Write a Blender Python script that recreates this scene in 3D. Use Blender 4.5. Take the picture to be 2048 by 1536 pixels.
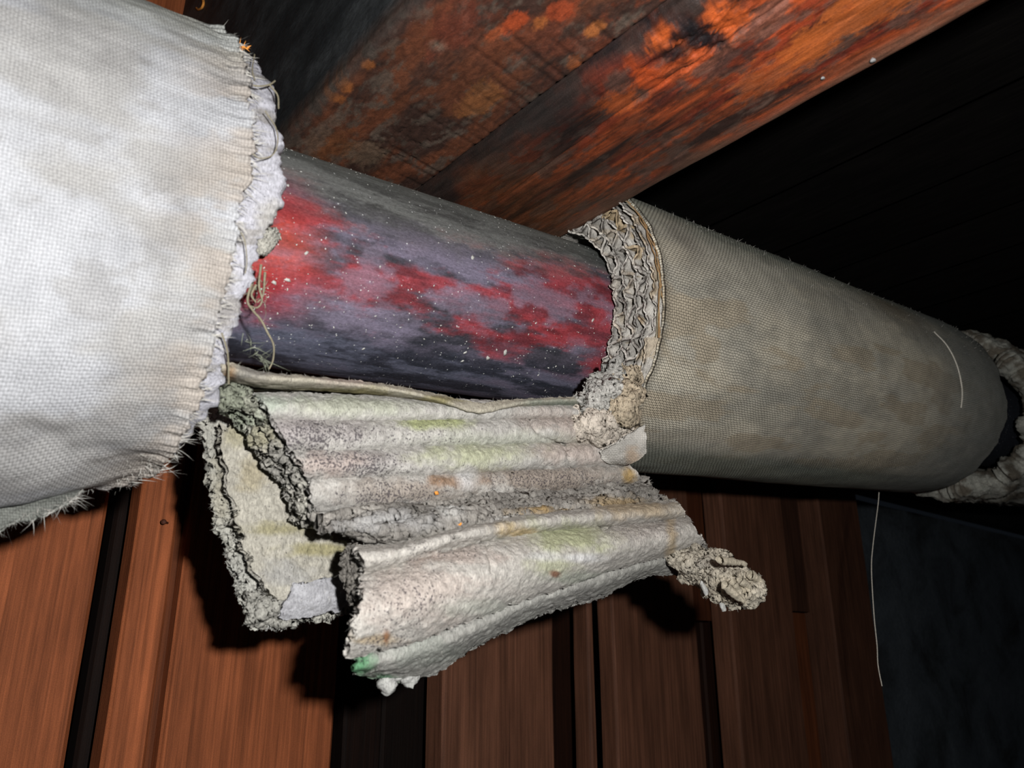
import bpy, math, random
import numpy as np
from mathutils import Matrix, Vector

random.seed(7)
RNG = np.random.default_rng(11)
scene = bpy.context.scene
for o in list(bpy.data.objects):
    bpy.data.objects.remove(o)

# ------------------------------------------------------------------ world frame
# X runs along the pipe, Y towards the boarded wall, Z up.  AX is a point of the pipe axis.
AX = np.array([0.0, 0.0, 2.0])
CAM = AX + np.array([-0.19703, -0.32527, -0.18079])
PITCH = math.radians(18.9)
HV = np.array([0.76632, 0.64246, 0.0])            # pipe direction seen in the camera's level frame
NV = np.array([-0.64246, 0.76632, 0.0])
ROT = np.array([HV, NV, [0, 0, 1.0]])
FOC = 1600.0
RIGHT = ROT @ np.array([1.0, 0, 0])
FWD = ROT @ np.array([0, math.cos(PITCH), math.sin(PITCH)])
UP = ROT @ np.array([0, -math.sin(PITCH), math.cos(PITCH)])

cam_d = bpy.data.cameras.new('camera')
cam_d.sensor_fit = 'HORIZONTAL'
cam_d.sensor_width = 36.0
cam_d.lens = 36.0 * FOC / 2048.0
cam_d.clip_start = 0.01
cam_d.dof.use_dof = True
cam_d.dof.focus_distance = 0.46
cam_d.dof.aperture_fstop = (cam_d.lens / 1000.0) / 0.0016
cam = bpy.data.objects.new('camera', cam_d)
m = Matrix.Identity(4)
for i, v in enumerate((RIGHT, UP, -FWD)):
    for j in range(3):
        m[j][i] = v[j]
for j in range(3):
    m[j][3] = CAM[j]
cam.matrix_world = m
scene.collection.objects.link(cam)
scene.camera = cam

wd = bpy.data.worlds.new('attic_darkness')
scene.world = wd
wd.use_nodes = True
wd.node_tree.nodes['Background'].inputs[0].default_value = (0.55, 0.68, 0.9, 1)
wd.node_tree.nodes['Background'].inputs[1].default_value = 0.006

# the flash of the camera: a small lamp just beside the lens
fl = bpy.data.lights.new('flash', 'POINT')
fl.energy = 10.5
fl.shadow_soft_size = 0.006
fl.color = (1.0, 0.985, 0.965)
flash = bpy.data.objects.new('flash', fl)
flash.location = CAM + RIGHT * 0.050 + UP * 0.034 - FWD * 0.03
scene.collection.objects.link(flash)

scene.view_settings.view_transform = 'Standard'
scene.view_settings.look = 'None'
scene.view_settings.exposure = 0.0
scene.view_settings.gamma = 1.0
scene.view_settings.use_curve_mapping = False


# ------------------------------------------------------------------ maths helpers
def ray(px, py):
    return FWD + (px - 1024.0) / FOC * RIGHT - (py - 768.0) / FOC * UP


def at(px, py, axis, val):
    """point where the sight line of a pixel meets the plane axis = val (relative to the pipe axis point)"""
    d = ray(px, py)
    k = (AX[axis] + val - CAM[axis]) / d[axis]
    return CAM + d * k


def hash3(ix, iy, iz, seed):
    h = (ix.astype(np.int64) * 374761393 + iy.astype(np.int64) * 668265263 + iz.astype(np.int64) * 1442695041 + seed * 974711) & 0xFFFFFFFF
    h = ((h ^ (h >> 13)) * 1274126177) & 0xFFFFFFFF
    h = ((h ^ (h >> 15)) * 2246822519) & 0xFFFFFFFF
    return ((h ^ (h >> 16)) & 0xFFFFFF) / float(0xFFFFFF)


def vnoise(p, seed=0):
    p = np.asarray(p, float)
    i = np.floor(p).astype(np.int64)
    f = p - i
    f = f * f * f * (f * (f * 6 - 15) + 10)
    r = 0
    for dx in (0, 1):
        wx = f[..., 0] if dx else 1 - f[..., 0]
        for dy in (0, 1):
            wy = f[..., 1] if dy else 1 - f[..., 1]
            for dz in (0, 1):
                wz = f[..., 2] if dz else 1 - f[..., 2]
                r = r + wx * wy * wz * hash3(i[..., 0] + dx, i[..., 1] + dy, i[..., 2] + dz, seed)
    return r


def fbm(p, octaves=4, seed=0, gain=0.5):
    """0..1, mean about 0.5"""
    p = np.asarray(p, float)
    s, a, t = 0, 1.0, 0
    for k in range(octaves):
        s = s + a * vnoise(p * (2.03 ** k) + 17.3 * k, seed + k)
        t += a
        a *= gain
    return s / t


def st(*c):
    return np.stack(np.broadcast_arrays(*[np.asarray(a, float) for a in c]), -1)


def sstep(a, b, x):
    t = np.clip((x - a) / (b - a), 0, 1)
    return t * t * (3 - 2 * t)


def lerp(a, b, t):
    a = np.asarray(a, float)
    b = np.asarray(b, float)
    t = np.asarray(t)[..., None]
    return a * (1 - t) + b * t


def srgb(r, g, b):
    return np.array([((c / 255.0) / 12.92 if c / 255.0 < 0.04045 else (((c / 255.0) + 0.055) / 1.055) ** 2.4) for c in (r, g, b)])


# ------------------------------------------------------------------ node helpers
class Mat:
    def __init__(self, name, rough=0.9, spec=0.2):
        self.m = bpy.data.materials.new(name)
        self.m.use_nodes = True
        self.t = self.m.node_tree
        self.b = self.t.nodes['Principled BSDF']
        self.b.inputs['Roughness'].default_value = rough
        self.b.inputs['Specular IOR Level'].default_value = spec

    def put(self, sock, v):
        if v is None:
            return
        if hasattr(v, 'is_output'):
            self.t.links.new(v, sock)
        elif isinstance(v, (int, float)):
            try:
                sock.default_value = v
            except TypeError:
                sock.default_value = (v, v, v)
        else:
            v = tuple(v)
            try:
                sock.default_value = v
            except ValueError:
                sock.default_value = v + (1.0,)

    def math(self, op, a, b=None, c=None):
        n = self.t.nodes.new('ShaderNodeMath')
        n.operation = op
        for i, v in enumerate((a, b, c)):
            self.put(n.inputs[i], v)
        return n.outputs[0]

    def vmul(self, v, s):
        n = self.t.nodes.new('ShaderNodeVectorMath')
        n.operation = 'MULTIPLY'
        self.put(n.inputs[0], v)
        self.put(n.inputs[1], s)
        return n.outputs[0]

    def obj(self):
        return self.t.nodes.new('ShaderNodeTexCoord').outputs['Object']

    def uv(self):
        return self.t.nodes.new('ShaderNodeTexCoord').outputs['UV']

    def sep(self, v):
        n = self.t.nodes.new('ShaderNodeSeparateXYZ')
        self.put(n.inputs[0], v)
        return n.outputs

    def attr(self, name='Col'):
        n = self.t.nodes.new('ShaderNodeAttribute')
        n.attribute_name = name
        return n.outputs['Color']

    def attr_alpha(self, name='Col'):
        n = self.t.nodes.new('ShaderNodeAttribute')
        n.attribute_name = name
        return n.outputs['Alpha']

    def noise(self, vec, scale, detail=4, rough=0.55, dist=0.0):
        n = self.t.nodes.new('ShaderNodeTexNoise')
        self.put(n.inputs['Vector'], vec)
        n.inputs['Scale'].default_value = scale
        n.inputs['Detail'].default_value = detail
        n.inputs['Roughness'].default_value = rough
        n.inputs['Distortion'].default_value = dist
        return n.outputs[0]

    def voro(self, vec, scale):
        n = self.t.nodes.new('ShaderNodeTexVoronoi')
        self.put(n.inputs['Vector'], vec)
        n.inputs['Scale'].default_value = scale
        return n.outputs['Distance']

    def ramp(self, f, stops):
        n = self.t.nodes.new('ShaderNodeValToRGB')
        self.put(n.inputs[0], f)
        e = n.color_ramp.elements
        while len(e) < len(stops):
            e.new(0.5)
        for k, (p, c) in enumerate(stops):
            e[k].position = p
            e[k].color = (tuple(c) + (1,)) if hasattr(c, '__len__') else (c, c, c, 1)
        return n.outputs[0]

    def mix(self, f, a, b, mode='MIX'):
        n = self.t.nodes.new('ShaderNodeMixRGB')
        n.blend_type = mode
        self.put(n.inputs[0], f)
        self.put(n.inputs[1], a)
        self.put(n.inputs[2], b)
        return n.outputs[0]

    def bump(self, h, strength, dist, normal=None):
        n = self.t.nodes.new('ShaderNodeBump')
        n.inputs['Strength'].default_value = strength
        n.inputs['Distance'].default_value = dist
        self.put(n.inputs['Height'], h)
        if normal is not None:
            self.put(n.inputs['Normal'], normal)
        return n.outputs[0]

    def done(self, col, normal=None, rough=None):
        self.put(self.b.inputs['Base Color'], col)
        if normal is not None:
            self.put(self.b.inputs['Normal'], normal)
        if rough is not None:
            self.put(self.b.inputs['Roughness'], rough)
        return self.m


def cloth_mat(name, pitch, hole, relief):
    k = Mat(name, 0.95, 0.1)
    uv = k.uv()
    wob = k.noise(uv, 90, 3)
    s = k.sep(uv)
    u = k.math('MULTIPLY', k.math('ADD', s[0], k.math('MULTIPLY', wob, 0.0022)), math.pi / pitch)
    v = k.math('MULTIPLY', k.math('ADD', s[1], k.math('MULTIPLY', wob, 0.0016)), math.pi / pitch)
    su, sv = k.math('SINE', u), k.math('SINE', v)
    au, av = k.math('ABSOLUTE', su), k.math('ABSOLUTE', sv)
    chk = k.math('GREATER_THAN', k.math('MULTIPLY', su, sv), 0.0)
    over = k.math('ADD', k.math('MULTIPLY', chk, au), k.math('MULTIPLY', k.math('SUBTRACT', 1.0, chk), av))
    thread = k.math('POWER', k.math('MULTIPLY', au, av), 0.35)
    h = k.math('ADD', k.math('MULTIPLY', over, 0.5), k.math('MULTIPLY', thread, 0.5))
    fine = k.noise(uv, 1500, 3, 0.7)
    blot = k.noise(uv, 55, 5, 0.65)
    c = k.attr()
    c = k.mix(1.0, c, k.ramp(thread, [(0.25, hole), (0.85, 1.0)]), 'MULTIPLY')
    c = k.mix(1.0, c, k.ramp(fine, [(0.2, 0.62), (0.75, 1.12)]), 'MULTIPLY')
    c = k.mix(1.0, c, k.ramp(blot, [(0.3, 0.78), (0.65, 1.05)]), 'MULTIPLY')
    n = k.bump(h, 0.7, relief)
    n = k.bump(fine, 0.5, 0.0006, n)
    return k.done(c, n)


def paper_mat(name='fibrous_paper', coarse=1.0):
    k = Mat(name, 0.97, 0.08)
    o = k.obj()
    fib = k.noise(k.vmul(o, (1.2, 1, 0.4)), 1300, 4, 0.7)
    med = k.noise(o, 420, 5, 0.7)
    speck = k.noise(o, 1100, 2, 0.6)
    c = k.attr()
    c = k.mix(1.0, c, k.ramp(fib, [(0.28, 0.6), (0.62, 1.12)]), 'MULTIPLY')
    c = k.mix(1.0, c, k.ramp(med, [(0.3, 0.75), (0.6, 1.06)]), 'MULTIPLY')
    sp2 = k.math('ADD', speck, k.math('MULTIPLY', k.math('SUBTRACT', 1.0, k.attr_alpha()), 0.16))
    c = k.mix(k.ramp(sp2, [(0.66, 0.0), (0.71, 0.8)]), c, (0.05, 0.042, 0.05))
    n = k.bump(med, 0.5, 0.0006 * coarse)
    n = k.bump(fib, 0.9, 0.0006 * coarse, n)
    return k.done(c, n)


def plain_mat(name, col, rough=0.9, bump=0.0004, scale=900):
    k = Mat(name, rough, 0.2)
    nz = k.noise(k.obj(), scale, 3, 0.6)
    return k.done(k.mix(1.0, tuple(col), k.ramp(nz, [(0.3, 0.7), (0.7, 1.15)]), 'MULTIPLY'), k.bump(nz, 0.6, bump))


def pipe_mat():
    k = Mat('scuffed_painted_iron', 0.55, 0.35)
    uv = k.uv()
    fine = k.noise(k.vmul(uv, (1, 0.45, 1)), 1300, 4, 0.75)
    scr = k.noise(k.vmul(uv, (1, 0.12, 1)), 500, 4, 0.7)
    dots = k.voro(uv, 420)
    sel = k.noise(uv, 120, 2)
    c = k.attr()
    c = k.mix(1.0, c, k.ramp(fine, [(0.25, 0.55), (0.7, 1.25)]), 'MULTIPLY')
    c = k.mix(1.0, c, k.ramp(scr, [(0.3, 0.75), (0.7, 1.15)]), 'MULTIPLY')
    dust = k.math('MULTIPLY', k.ramp(fine, [(0.62, 0.0), (0.74, 0.5)]), k.ramp(sel, [(0.45, 0.0), (0.62, 1.0)]))
    c = k.mix(dust, c, (0.42, 0.42, 0.46))
    dd = k.math('MULTIPLY', k.ramp(dots, [(0.10, 1.0), (0.17, 0.0)]), k.ramp(sel, [(0.5, 0.0), (0.6, 0.8)]))
    c = k.mix(dd, c, (0.6, 0.62, 0.62))
    n = k.bump(scr, 0.35, 0.0006)
    n = k.bump(fine, 0.45, 0.0004, n)
    r = k.ramp(fine, [(0.3, 0.42), (0.7, 0.75)])
    return k.done(c, n, r)


def timber_mat(name, axis, rough=0.6, spec=0.3, speck=True, along=0.06):
    """rough-sawn timber; the grain runs along the given axis, colour comes from the Col attribute"""
    k = Mat(name, rough, spec)
    o = k.obj()
    sc = [1.0, 1.0, 1.0]
    sc[axis] = along
    grain = k.noise(k.vmul(o, sc), 420, 5, 0.65, 0.4)
    pores = k.noise(o, 1500, 3, 0.7)
    big = k.noise(k.vmul(o, [1.0 if i != axis else 0.2 for i in range(3)]), 60, 5, 0.6)
    c = k.attr()
    c = k.mix(1.0, c, k.ramp(grain, [(0.3, 0.55), (0.68, 1.3)]), 'MULTIPLY')
    c = k.mix(1.0, c, k.ramp(pores, [(0.3, 0.75), (0.7, 1.15)]), 'MULTIPLY')
    c = k.mix(1.0, c, k.ramp(big, [(0.3, 0.7), (0.7, 1.2)]), 'MULTIPLY')
    if speck:
        c = k.mix(k.ramp(pores, [(0.7, 0.0), (0.76, 0.4)]), c, (0.4, 0.36, 0.32))
    n = k.bump(grain, 0.5, 0.0008)
    n = k.bump(pores, 0.5, 0.0004, n)
    return k.done(c, n)


def plaster_mat():
    k = Mat('grey_blue_plaster', 0.95, 0.1)
    o = k.obj()
    a = k.noise(o, 9, 6, 0.6, 0.6)
    b = k.noise(o, 160, 4, 0.6)
    c = k.ramp(a, [(0.33, (0.05, 0.055, 0.058)), (0.5, (0.10, 0.118, 0.135)), (0.68, (0.135, 0.158, 0.18))])
    c = k.mix(1.0, c, k.ramp(b, [(0.3, 0.8), (0.7, 1.1)]), 'MULTIPLY')
    return k.done(c, k.bump(b, 0.6, 0.002))


M_CLOTH_L = cloth_mat('woven_canvas_near', 0.00105, 0.76, 0.0004)
M_CLOTH_R = cloth_mat('woven_canvas_far', 0.0015, 0.26, 0.0007)
M_PAPER = paper_mat()
M_CRUMB = paper_mat('crumbly_fibre', 1.3)
M_PIPE = pipe_mat()
M_JOIST = timber_mat('old_joist_timber', 1, 0.5, 0.35, True, 0.12)
M_SAWN = timber_mat('rough_sawn_joist_timber', 1, 0.65, 0.3, True, 0.45)
M_PLANK = timber_mat('plank_timber', 2, 0.7, 0.2, False, 0.016)
M_CEIL = timber_mat('dark_ceiling_timber', 1, 0.9, 0.1, False)
M_PLASTER = plaster_mat()
M_FIBRE = plain_mat('pale_fibre', (0.45, 0.435, 0.40))
M_THREAD = plain_mat('jute_thread', (0.24, 0.215, 0.15))
M_THREAD_BROWN = plain_mat('brown_thread', (0.28, 0.17, 0.08))
M_STRING = plain_mat('pale_string', (0.5, 0.47, 0.41))
M_FLAKE = plain_mat('pale_dust_flake', (0.46, 0.46, 0.43))
M_DARKSPECK = plain_mat('dark_speck', (0.05, 0.03, 0.025))
M_ORANGE = plain_mat('orange_wood_chip', (0.75, 0.30, 0.06))
M_NAIL = plain_mat('nail_steel', (0.3, 0.3, 0.3), 0.35)
M_RUSTNAIL = plain_mat('rusty_nail', (0.10, 0.035, 0.02), 0.6)
M_RUSTPIPE = M_PIPE


# ------------------------------------------------------------------ object helpers
def link_mesh(name, verts, faces, mat, parent=None, uv=None, col=None, smooth=True, kind=None):
    verts = np.asarray(verts, float).reshape(-1, 3)
    if parent is not None:
        base = np.array(parent['_base'])
    else:
        base = np.zeros(3)
    me = bpy.data.meshes.new(name)
    if isinstance(faces, np.ndarray):
        nf, k = faces.shape
        me.vertices.add(len(verts))
        me.vertices.foreach_set('co', (verts - base).ravel().astype(np.float32))
        me.loops.add(nf * k)
        me.loops.foreach_set('vertex_index', faces.ravel().astype(np.int32))
        me.polygons.add(nf)
        me.polygons.foreach_set('loop_start', np.arange(0, nf * k, k, dtype=np.int32))
        me.update(calc_edges=True)
        me.validate()
    else:
        me.from_pydata((verts - base).tolist(), [], faces)
        me.update()
    if smooth:
        me.polygons.foreach_set('use_smooth', np.ones(len(me.polygons), bool))
    if uv is not None:
        uv = np.asarray(uv).reshape(-1, 2)
        l = me.uv_layers.new(name='UVMap')
        idx = np.empty(len(me.loops), np.int32)
        me.loops.foreach_get('vertex_index', idx)
        l.data.foreach_set('uv', uv[idx].ravel().astype(np.float32))
    if col is not None:
        col = np.asarray(col, float)
        if col.ndim == 1:
            col = np.tile(col, (len(verts), 1))
        col = col.reshape(-1, col.shape[-1])
        a = me.attributes.new('Col', 'FLOAT_COLOR', 'POINT')
        a.data.foreach_set('color', np.concatenate([col, np.ones((len(col), 1))], 1).ravel() if col.shape[1] == 3 else col.ravel().astype(np.float32))
    me.materials.append(mat)
    o = bpy.data.objects.new(name, me)
    scene.collection.objects.link(o)
    if parent is not None:
        o.parent = parent
    if kind:
        o['kind'] = kind
    o['_base'] = base.tolist()
    return o


def thing(name, base, label, cat, group=None, kind=None):
    o = bpy.data.objects.new(name, None)
    o.empty_display_size = 0.02
    scene.collection.objects.link(o)
    o.location = base
    o['_base'] = [float(v) for v in base]
    if label:
        o['label'] = label
    if cat:
        o['category'] = cat
    if group:
        o['group'] = group
    if kind:
        o['kind'] = kind
    return o


def tag(o, label, cat, group=None):
    o['label'] = label
    o['category'] = cat
    if group:
        o['group'] = group
    return o


def grid_faces(nv, nu, closed=False, off=0):
    j = np.arange(nv - 1)[:, None]
    i = np.arange(nu if closed else nu - 1)[None, :]
    i2 = (i + 1) % nu
    a = j * nu + i
    b = j * nu + i2
    c = (j + 1) * nu + i2
    d = (j + 1) * nu + i
    return np.stack([a, b, c, d], -1).reshape(-1, 4) + off


def normals(P, closed=False):
    if closed:
        du = np.roll(P, -1, 1) - np.roll(P, 1, 1)
    else:
        du = np.gradient(P, axis=1)
    dv = np.gradient(P, axis=0)
    n = np.cross(du, dv)
    n /= np.linalg.norm(n, axis=-1, keepdims=True) + 1e-12
    return n


def solid(P, th, closed=False, out=None, rough=0.0, seed=0):
    """sheet of thickness th from a grid of points; returns verts, faces, map from vert to grid index"""
    nv, nu = P.shape[:2]
    n = normals(P, closed)
    ref = (CAM - P) if out is None else out
    if (n * ref).sum() < 0:
        n = -n
    thk = th * np.ones((nv, nu))
    if rough:
        thk = thk * (1 + rough * (fbm(P * 350, 3, seed + 5) - 0.5) * 2)
    F = P + n * (thk / 2)[..., None]
    B = P - n * (thk / 2)[..., None]
    N = nv * nu
    faces = [grid_faces(nv, nu, closed), grid_faces(nv, nu, closed, N)[:, ::-1]]
    idx = np.arange(N).reshape(nv, nu)
    loops = []
    if closed:
        loops += [(idx[0], True), (idx[-1], True)]
    else:
        loops.append((np.concatenate([idx[0], idx[1:, -1], idx[-1, -2::-1], idx[-2:0:-1, 0]]), True))
    verts = [F.reshape(-1, 3), B.reshape(-1, 3)]
    gmap = [np.arange(N), np.arange(N)]
    tot = 2 * N
    Ff, Bf = verts
    for lp, cl in loops:
        L = len(lp)
        mid = (Ff[lp] + Bf[lp]) / 2
        if rough:
            mid = mid + (np.stack([vnoise(mid * 700, seed + 31 + k) for k in range(3)], -1) - 0.5) * th * 1.2
        verts.append(mid)
        gmap.append(lp)
        mi = np.arange(L) + tot
        tot += L
        nx = np.roll(np.arange(L), -1)
        faces.append(np.stack([lp, lp[nx], mi[nx], mi], -1))
        faces.append(np.stack([mi, mi[nx], lp[nx] + N, lp + N], -1))
    return np.concatenate(verts), np.concatenate(faces), np.concatenate(gmap)


def resample(poly, n):
    p = np.array(poly, float)
    d = np.r_[0, np.cumsum(np.linalg.norm(np.diff(p[:, :2], axis=0), axis=1))]
    # Catmull-Rom through the points
    tt = np.linspace(0, d[-1], n)
    k = np.clip(np.searchsorted(d, tt, 'right') - 1, 0, len(p) - 2)
    q = np.vstack([2 * p[0] - p[1], p, 2 * p[-1] - p[-2]])
    f = ((tt - d[k]) / (d[k + 1] - d[k]))[:, None]
    p0, p1, p2, p3 = q[k], q[k + 1], q[k + 2], q[k + 3]
    return 0.5 * (2 * p1 + (p2 - p0) * f + (2 * p0 - 5 * p1 + 4 * p2 - p3) * f ** 2 + (3 * p1 - p0 - 3 * p2 + p3) * f ** 3)


def drape(rows, nu, nv, bulge=0.0, power=0.7, vs=None, lin=False):
    """surface through rows of sighted points (px, py, depth plane y): returns world grid and the sight grid"""
    R = np.array([resample(r, nu) for r in rows])
    K = len(rows)
    vv = np.linspace(0, K - 1, nv)
    k = np.clip(np.floor(vv).astype(int), 0, K - 2)
    f = (vv - k)[:, None, None]
    if lin or K == 2:
        S = R[k] * (1 - f) + R[k + 1] * f
    else:
        q = np.concatenate([2 * R[:1] - R[1:2], R, 2 * R[-1:] - R[-2:-1]])
        p0, p1, p2, p3 = q[k], q[k + 1], q[k + 2], q[k + 3]
        S = 0.5 * (2 * p1 + (p2 - p0) * f + (2 * p0 - 5 * p1 + 4 * p2 - p3) * f ** 2 + (3 * p1 - p0 - 3 * p2 + p3) * f ** 3)
    if bulge:
        S[..., 2] -= bulge * np.abs(np.sin(np.pi * vv))[:, None] ** power
    d = FWD + ((S[..., 0] - 1024) / FOC)[..., None] * RIGHT - ((S[..., 1] - 768) / FOC)[..., None] * UP
    kk = (S[..., 2] - CAM[1]) / d[..., 1]
    return CAM + d * kk[..., None], S


def jag(P, amp, freq=220, seed=0, ends=(1, 1, 1, 1), reach=0.08):
    """tear the borders of a grid: top, bottom, start, end"""
    nv, nu = P.shape[:2]
    Q = P.copy()
    n1 = (fbm(P * freq, 4, seed, 0.6) - 0.5) * 2
    n1 = n1 + 0.5 * np.sign(n1) * np.abs(n1) ** 0.5 * (vnoise(P * freq * 0.4, seed + 9) - 0.3)
    v = np.linspace(0, 1, nv)[:, None]
    u = np.linspace(0, 1, nu)[None, :]
    du = np.gradient(P, axis=1)
    du /= np.linalg.norm(du, axis=-1, keepdims=True) + 1e-12
    dv = np.gradient(P, axis=0)
    dv /= np.linalg.norm(dv, axis=-1, keepdims=True) + 1e-12
    w = ends[2] * np.clip(1 - u / reach, 0, 1) ** 1.5 + ends[3] * np.clip(1 - (1 - u) / reach, 0, 1) ** 1.5
    Q += du * (n1 * amp * w)[..., None]
    rv = reach * 2
    w = ends[0] * np.clip(1 - v / rv, 0, 1) ** 1.5 + ends[1] * np.clip(1 - (1 - v) / rv, 0, 1) ** 1.5
    Q += dv * (n1 * amp * w)[..., None]
    return Q


def flaky(P, amp, freq, octs=4, seed=0, grain=(0.55, 1.0, 1.0)):
    """relief in torn layers"""
    n = normals(P)
    if (n * (CAM - P)).sum() < 0:
        n = -n
    q = fbm(P * np.array(grain) * freq, 3, seed, 0.42) * 6 + 1.3 * (fbm(P * np.array(grain) ** 0.5 * 620, 3, seed + 70, 0.7) - 0.5)
    t = np.floor(q) + sstep(0.32, 0.46, q - np.floor(q))
    f = fbm(P * np.array(grain) * 1300, 3, seed + 40, 0.7) - 0.5
    return P + n * ((t / 6 - 0.5) * 2.4 * amp + f * 0.0012)[..., None]


def relief(P, amp, freq, octs=4, seed=0):
    n = normals(P)
    if (n * (CAM - P)).sum() < 0:
        n = -n
    return P + n * ((fbm(P * freq, octs, seed) - 0.5) * 2 * amp)[..., None]


def stains(S, base, spots, seed=0, var=0.2, P=None):
    """colour field: base plus soft-edged stains at sighted places (px, py, rx, ry, rgb, strength)"""
    xy = S[..., :2]
    c = np.tile(np.asarray(base, float), xy.shape[:-1] + (1,))
    c = c * (1 + var * (fbm(st(xy[..., 0] * 0.012, xy[..., 1] * 0.03, 0.3), 4, seed) - 0.5) * 2)[..., None]
    e = fbm(st(xy[..., 0] * 0.03, xy[..., 1] * 0.05, 4.1), 5, seed + 3, 0.65) - 0.5
    for k, (x, y, rx, ry, rgb, s) in enumerate(spots):
        d = np.sqrt(((xy[..., 0] - x) / rx) ** 2 + ((xy[..., 1] - y) / ry) ** 2) + e * 1.5
        c = lerp(c, np.asarray(rgb, float), s * (1 - sstep(0.25, 1.25, d)))
    return c


class Slivers:
    """many small tapered fibres collected into one mesh"""
    def __init__(self):
        self.v, self.f = [], []

    def add(self, base, direc, length, width, curl=0.4):
        d = np.array(direc, float)
        d /= np.linalg.norm(d) + 1e-9
        side = np.cross(d, RNG.normal(size=3))
        side /= np.linalg.norm(side) + 1e-9
        bend = RNG.normal(size=3) * curl
        o = len(self.v)
        p = np.array(base, float)
        for k, w in ((0, 1.0), (1, 0.8), (2, 0.5)):
            q = p + d * length * k / 3 + bend * length * (k / 3) ** 2
            self.v += [q - side * width * w / 2, q + side * width * w / 2]
        self.v.append(p + d * length + bend * length)
        self.f += [(o, o + 1, o + 3, o + 2), (o + 2, o + 3, o + 5, o + 4), (o + 4, o + 5, o + 6)]

    def build(self, name, mat, parent):
        return link_mesh(name, self.v, self.f, mat, parent, kind='stuff', smooth=False)


def fringe(sl, P, n, length, width=0.00025, sides='tbse', curl=0.5):
    nv, nu = P.shape[:2]
    for k in range(n):
        s = random.choice(sides)
        if s in 'tb':
            i = random.randrange(1, nu - 1)
            b, inn = (P[0, i], P[3, i]) if s == 't' else (P[-1, i], P[-4, i])
        else:
            j = random.randrange(1, nv - 1)
            b, inn = (P[j, 0], P[j, 3]) if s == 's' else (P[j, -1], P[j, -4])
        d = b - inn
        d = d / (np.linalg.norm(d) + 1e-9) + RNG.normal(size=3) * 0.6
        sl.add(b - d * 0.0005, d, length * random.uniform(0.3, 1.3), width * random.uniform(0.6, 1.5), curl)


def fluff(sl, P, n, length, width=0.0002, lift=0.35):
    nv, nu = P.shape[:2]
    nn = normals(P)
    if (nn * (CAM - P)).sum() < 0:
        nn = -nn
    for k in range(n):
        j, i = random.randrange(1, nv - 1), random.randrange(1, nu - 1)
        d = RNG.normal(size=3)
        d -= nn[j, i] * d.dot(nn[j, i])
        d = d / (np.linalg.norm(d) + 1e-9) + nn[j, i] * lift * random.random()
        sl.add(P[j, i] + nn[j, i] * 0.0007, d, length * random.uniform(0.4, 1.4), width, 0.5)


def tube(pts, rad, seg=6, taper=None, n=None):
    p = np.array(pts, float)
    if n:
        q = np.concatenate([p, np.zeros((len(p), 0))], 1)
        p = resample_3d(q, n)
    L = len(p)
    tan = np.gradient(p, axis=0)
    tan /= np.linalg.norm(tan, axis=1, keepdims=True) + 1e-12
    ref = np.array([0.31, 0.77, 0.56])
    a = np.cross(tan, ref)
    a /= np.linalg.norm(a, axis=1, keepdims=True) + 1e-12
    b = np.cross(tan, a)
    r = rad * np.ones(L) if taper is None else rad * np.asarray(taper(np.linspace(0, 1, L)))
    ang = np.arange(seg) * 2 * np.pi / seg
    V = p[:, None] + (a[:, None] * np.cos(ang)[None, :, None] + b[:, None] * np.sin(ang)[None, :, None]) * r[:, None, None]
    return V.reshape(-1, 3), grid_faces(L, seg, True)


def resample_3d(p, n):
    d = np.r_[0, np.cumsum(np.linalg.norm(np.diff(p, axis=0), axis=1))]
    tt = np.linspace(0, d[-1], n)
    k = np.clip(np.searchsorted(d, tt, 'right') - 1, 0, len(p) - 2)
    q = np.vstack([2 * p[0] - p[1], p, 2 * p[-1] - p[-2]])
    f = ((tt - d[k]) / (d[k + 1] - d[k] + 1e-12))[:, None]
    p0, p1, p2, p3 = q[k], q[k + 1], q[k + 2], q[k + 3]
    return 0.5 * (2 * p1 + (p2 - p0) * f + (2 * p0 - 5 * p1 + 4 * p2 - p3) * f ** 2 + (3 * p1 - p0 - 3 * p2 + p3) * f ** 3)


def merge(parts):
    V, F, o = [], [], 0
    for v, f in parts:
        V.append(np.asarray(v))
        F.append(np.asarray(f) + o)
        o += len(v)
    return np.concatenate(V), np.concatenate(F)


# ------------------------------------------------------------------ pipe frame
PD = np.array([0.9956990, 0.0, 0.0926487])
E1 = np.array([0.0, -1.0, 0.0])                    # towards the camera side
E2 = np.array([-0.0926487, 0.0, 0.9956990])        # up, square to the pipe


def cyl(theta, t, r):
    theta, t, r = np.broadcast_arrays(theta, t, r)
    return AX + PD * t[..., None] + (E1 * np.cos(theta)[..., None] + E2 * np.sin(theta)[..., None]) * r[..., None]


def hit(px, py, rfun):
    lam = np.linspace(0.12, 1.4, 6000)
    q = CAM + ray(px, py) * lam[:, None] - AX
    t = q @ PD
    a, b = q @ E1, q @ E2
    th = np.arctan2(b, a)
    g = np.hypot(a, b) - rfun(th, t)
    w = np.where(g < 0)[0]
    i = w[0] if len(w) else np.argmin(g)
    return th[i], t[i]


def rim_curve(pix, rfun):
    h = sorted(hit(x, y, rfun) for x, y in pix)
    th = np.array([a for a, b in h])
    t = np.array([b for a, b in h])
    return lambda q: np.interp(q, th, t)


R_PIPE, R_SL = 0.050, 0.0847

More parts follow.
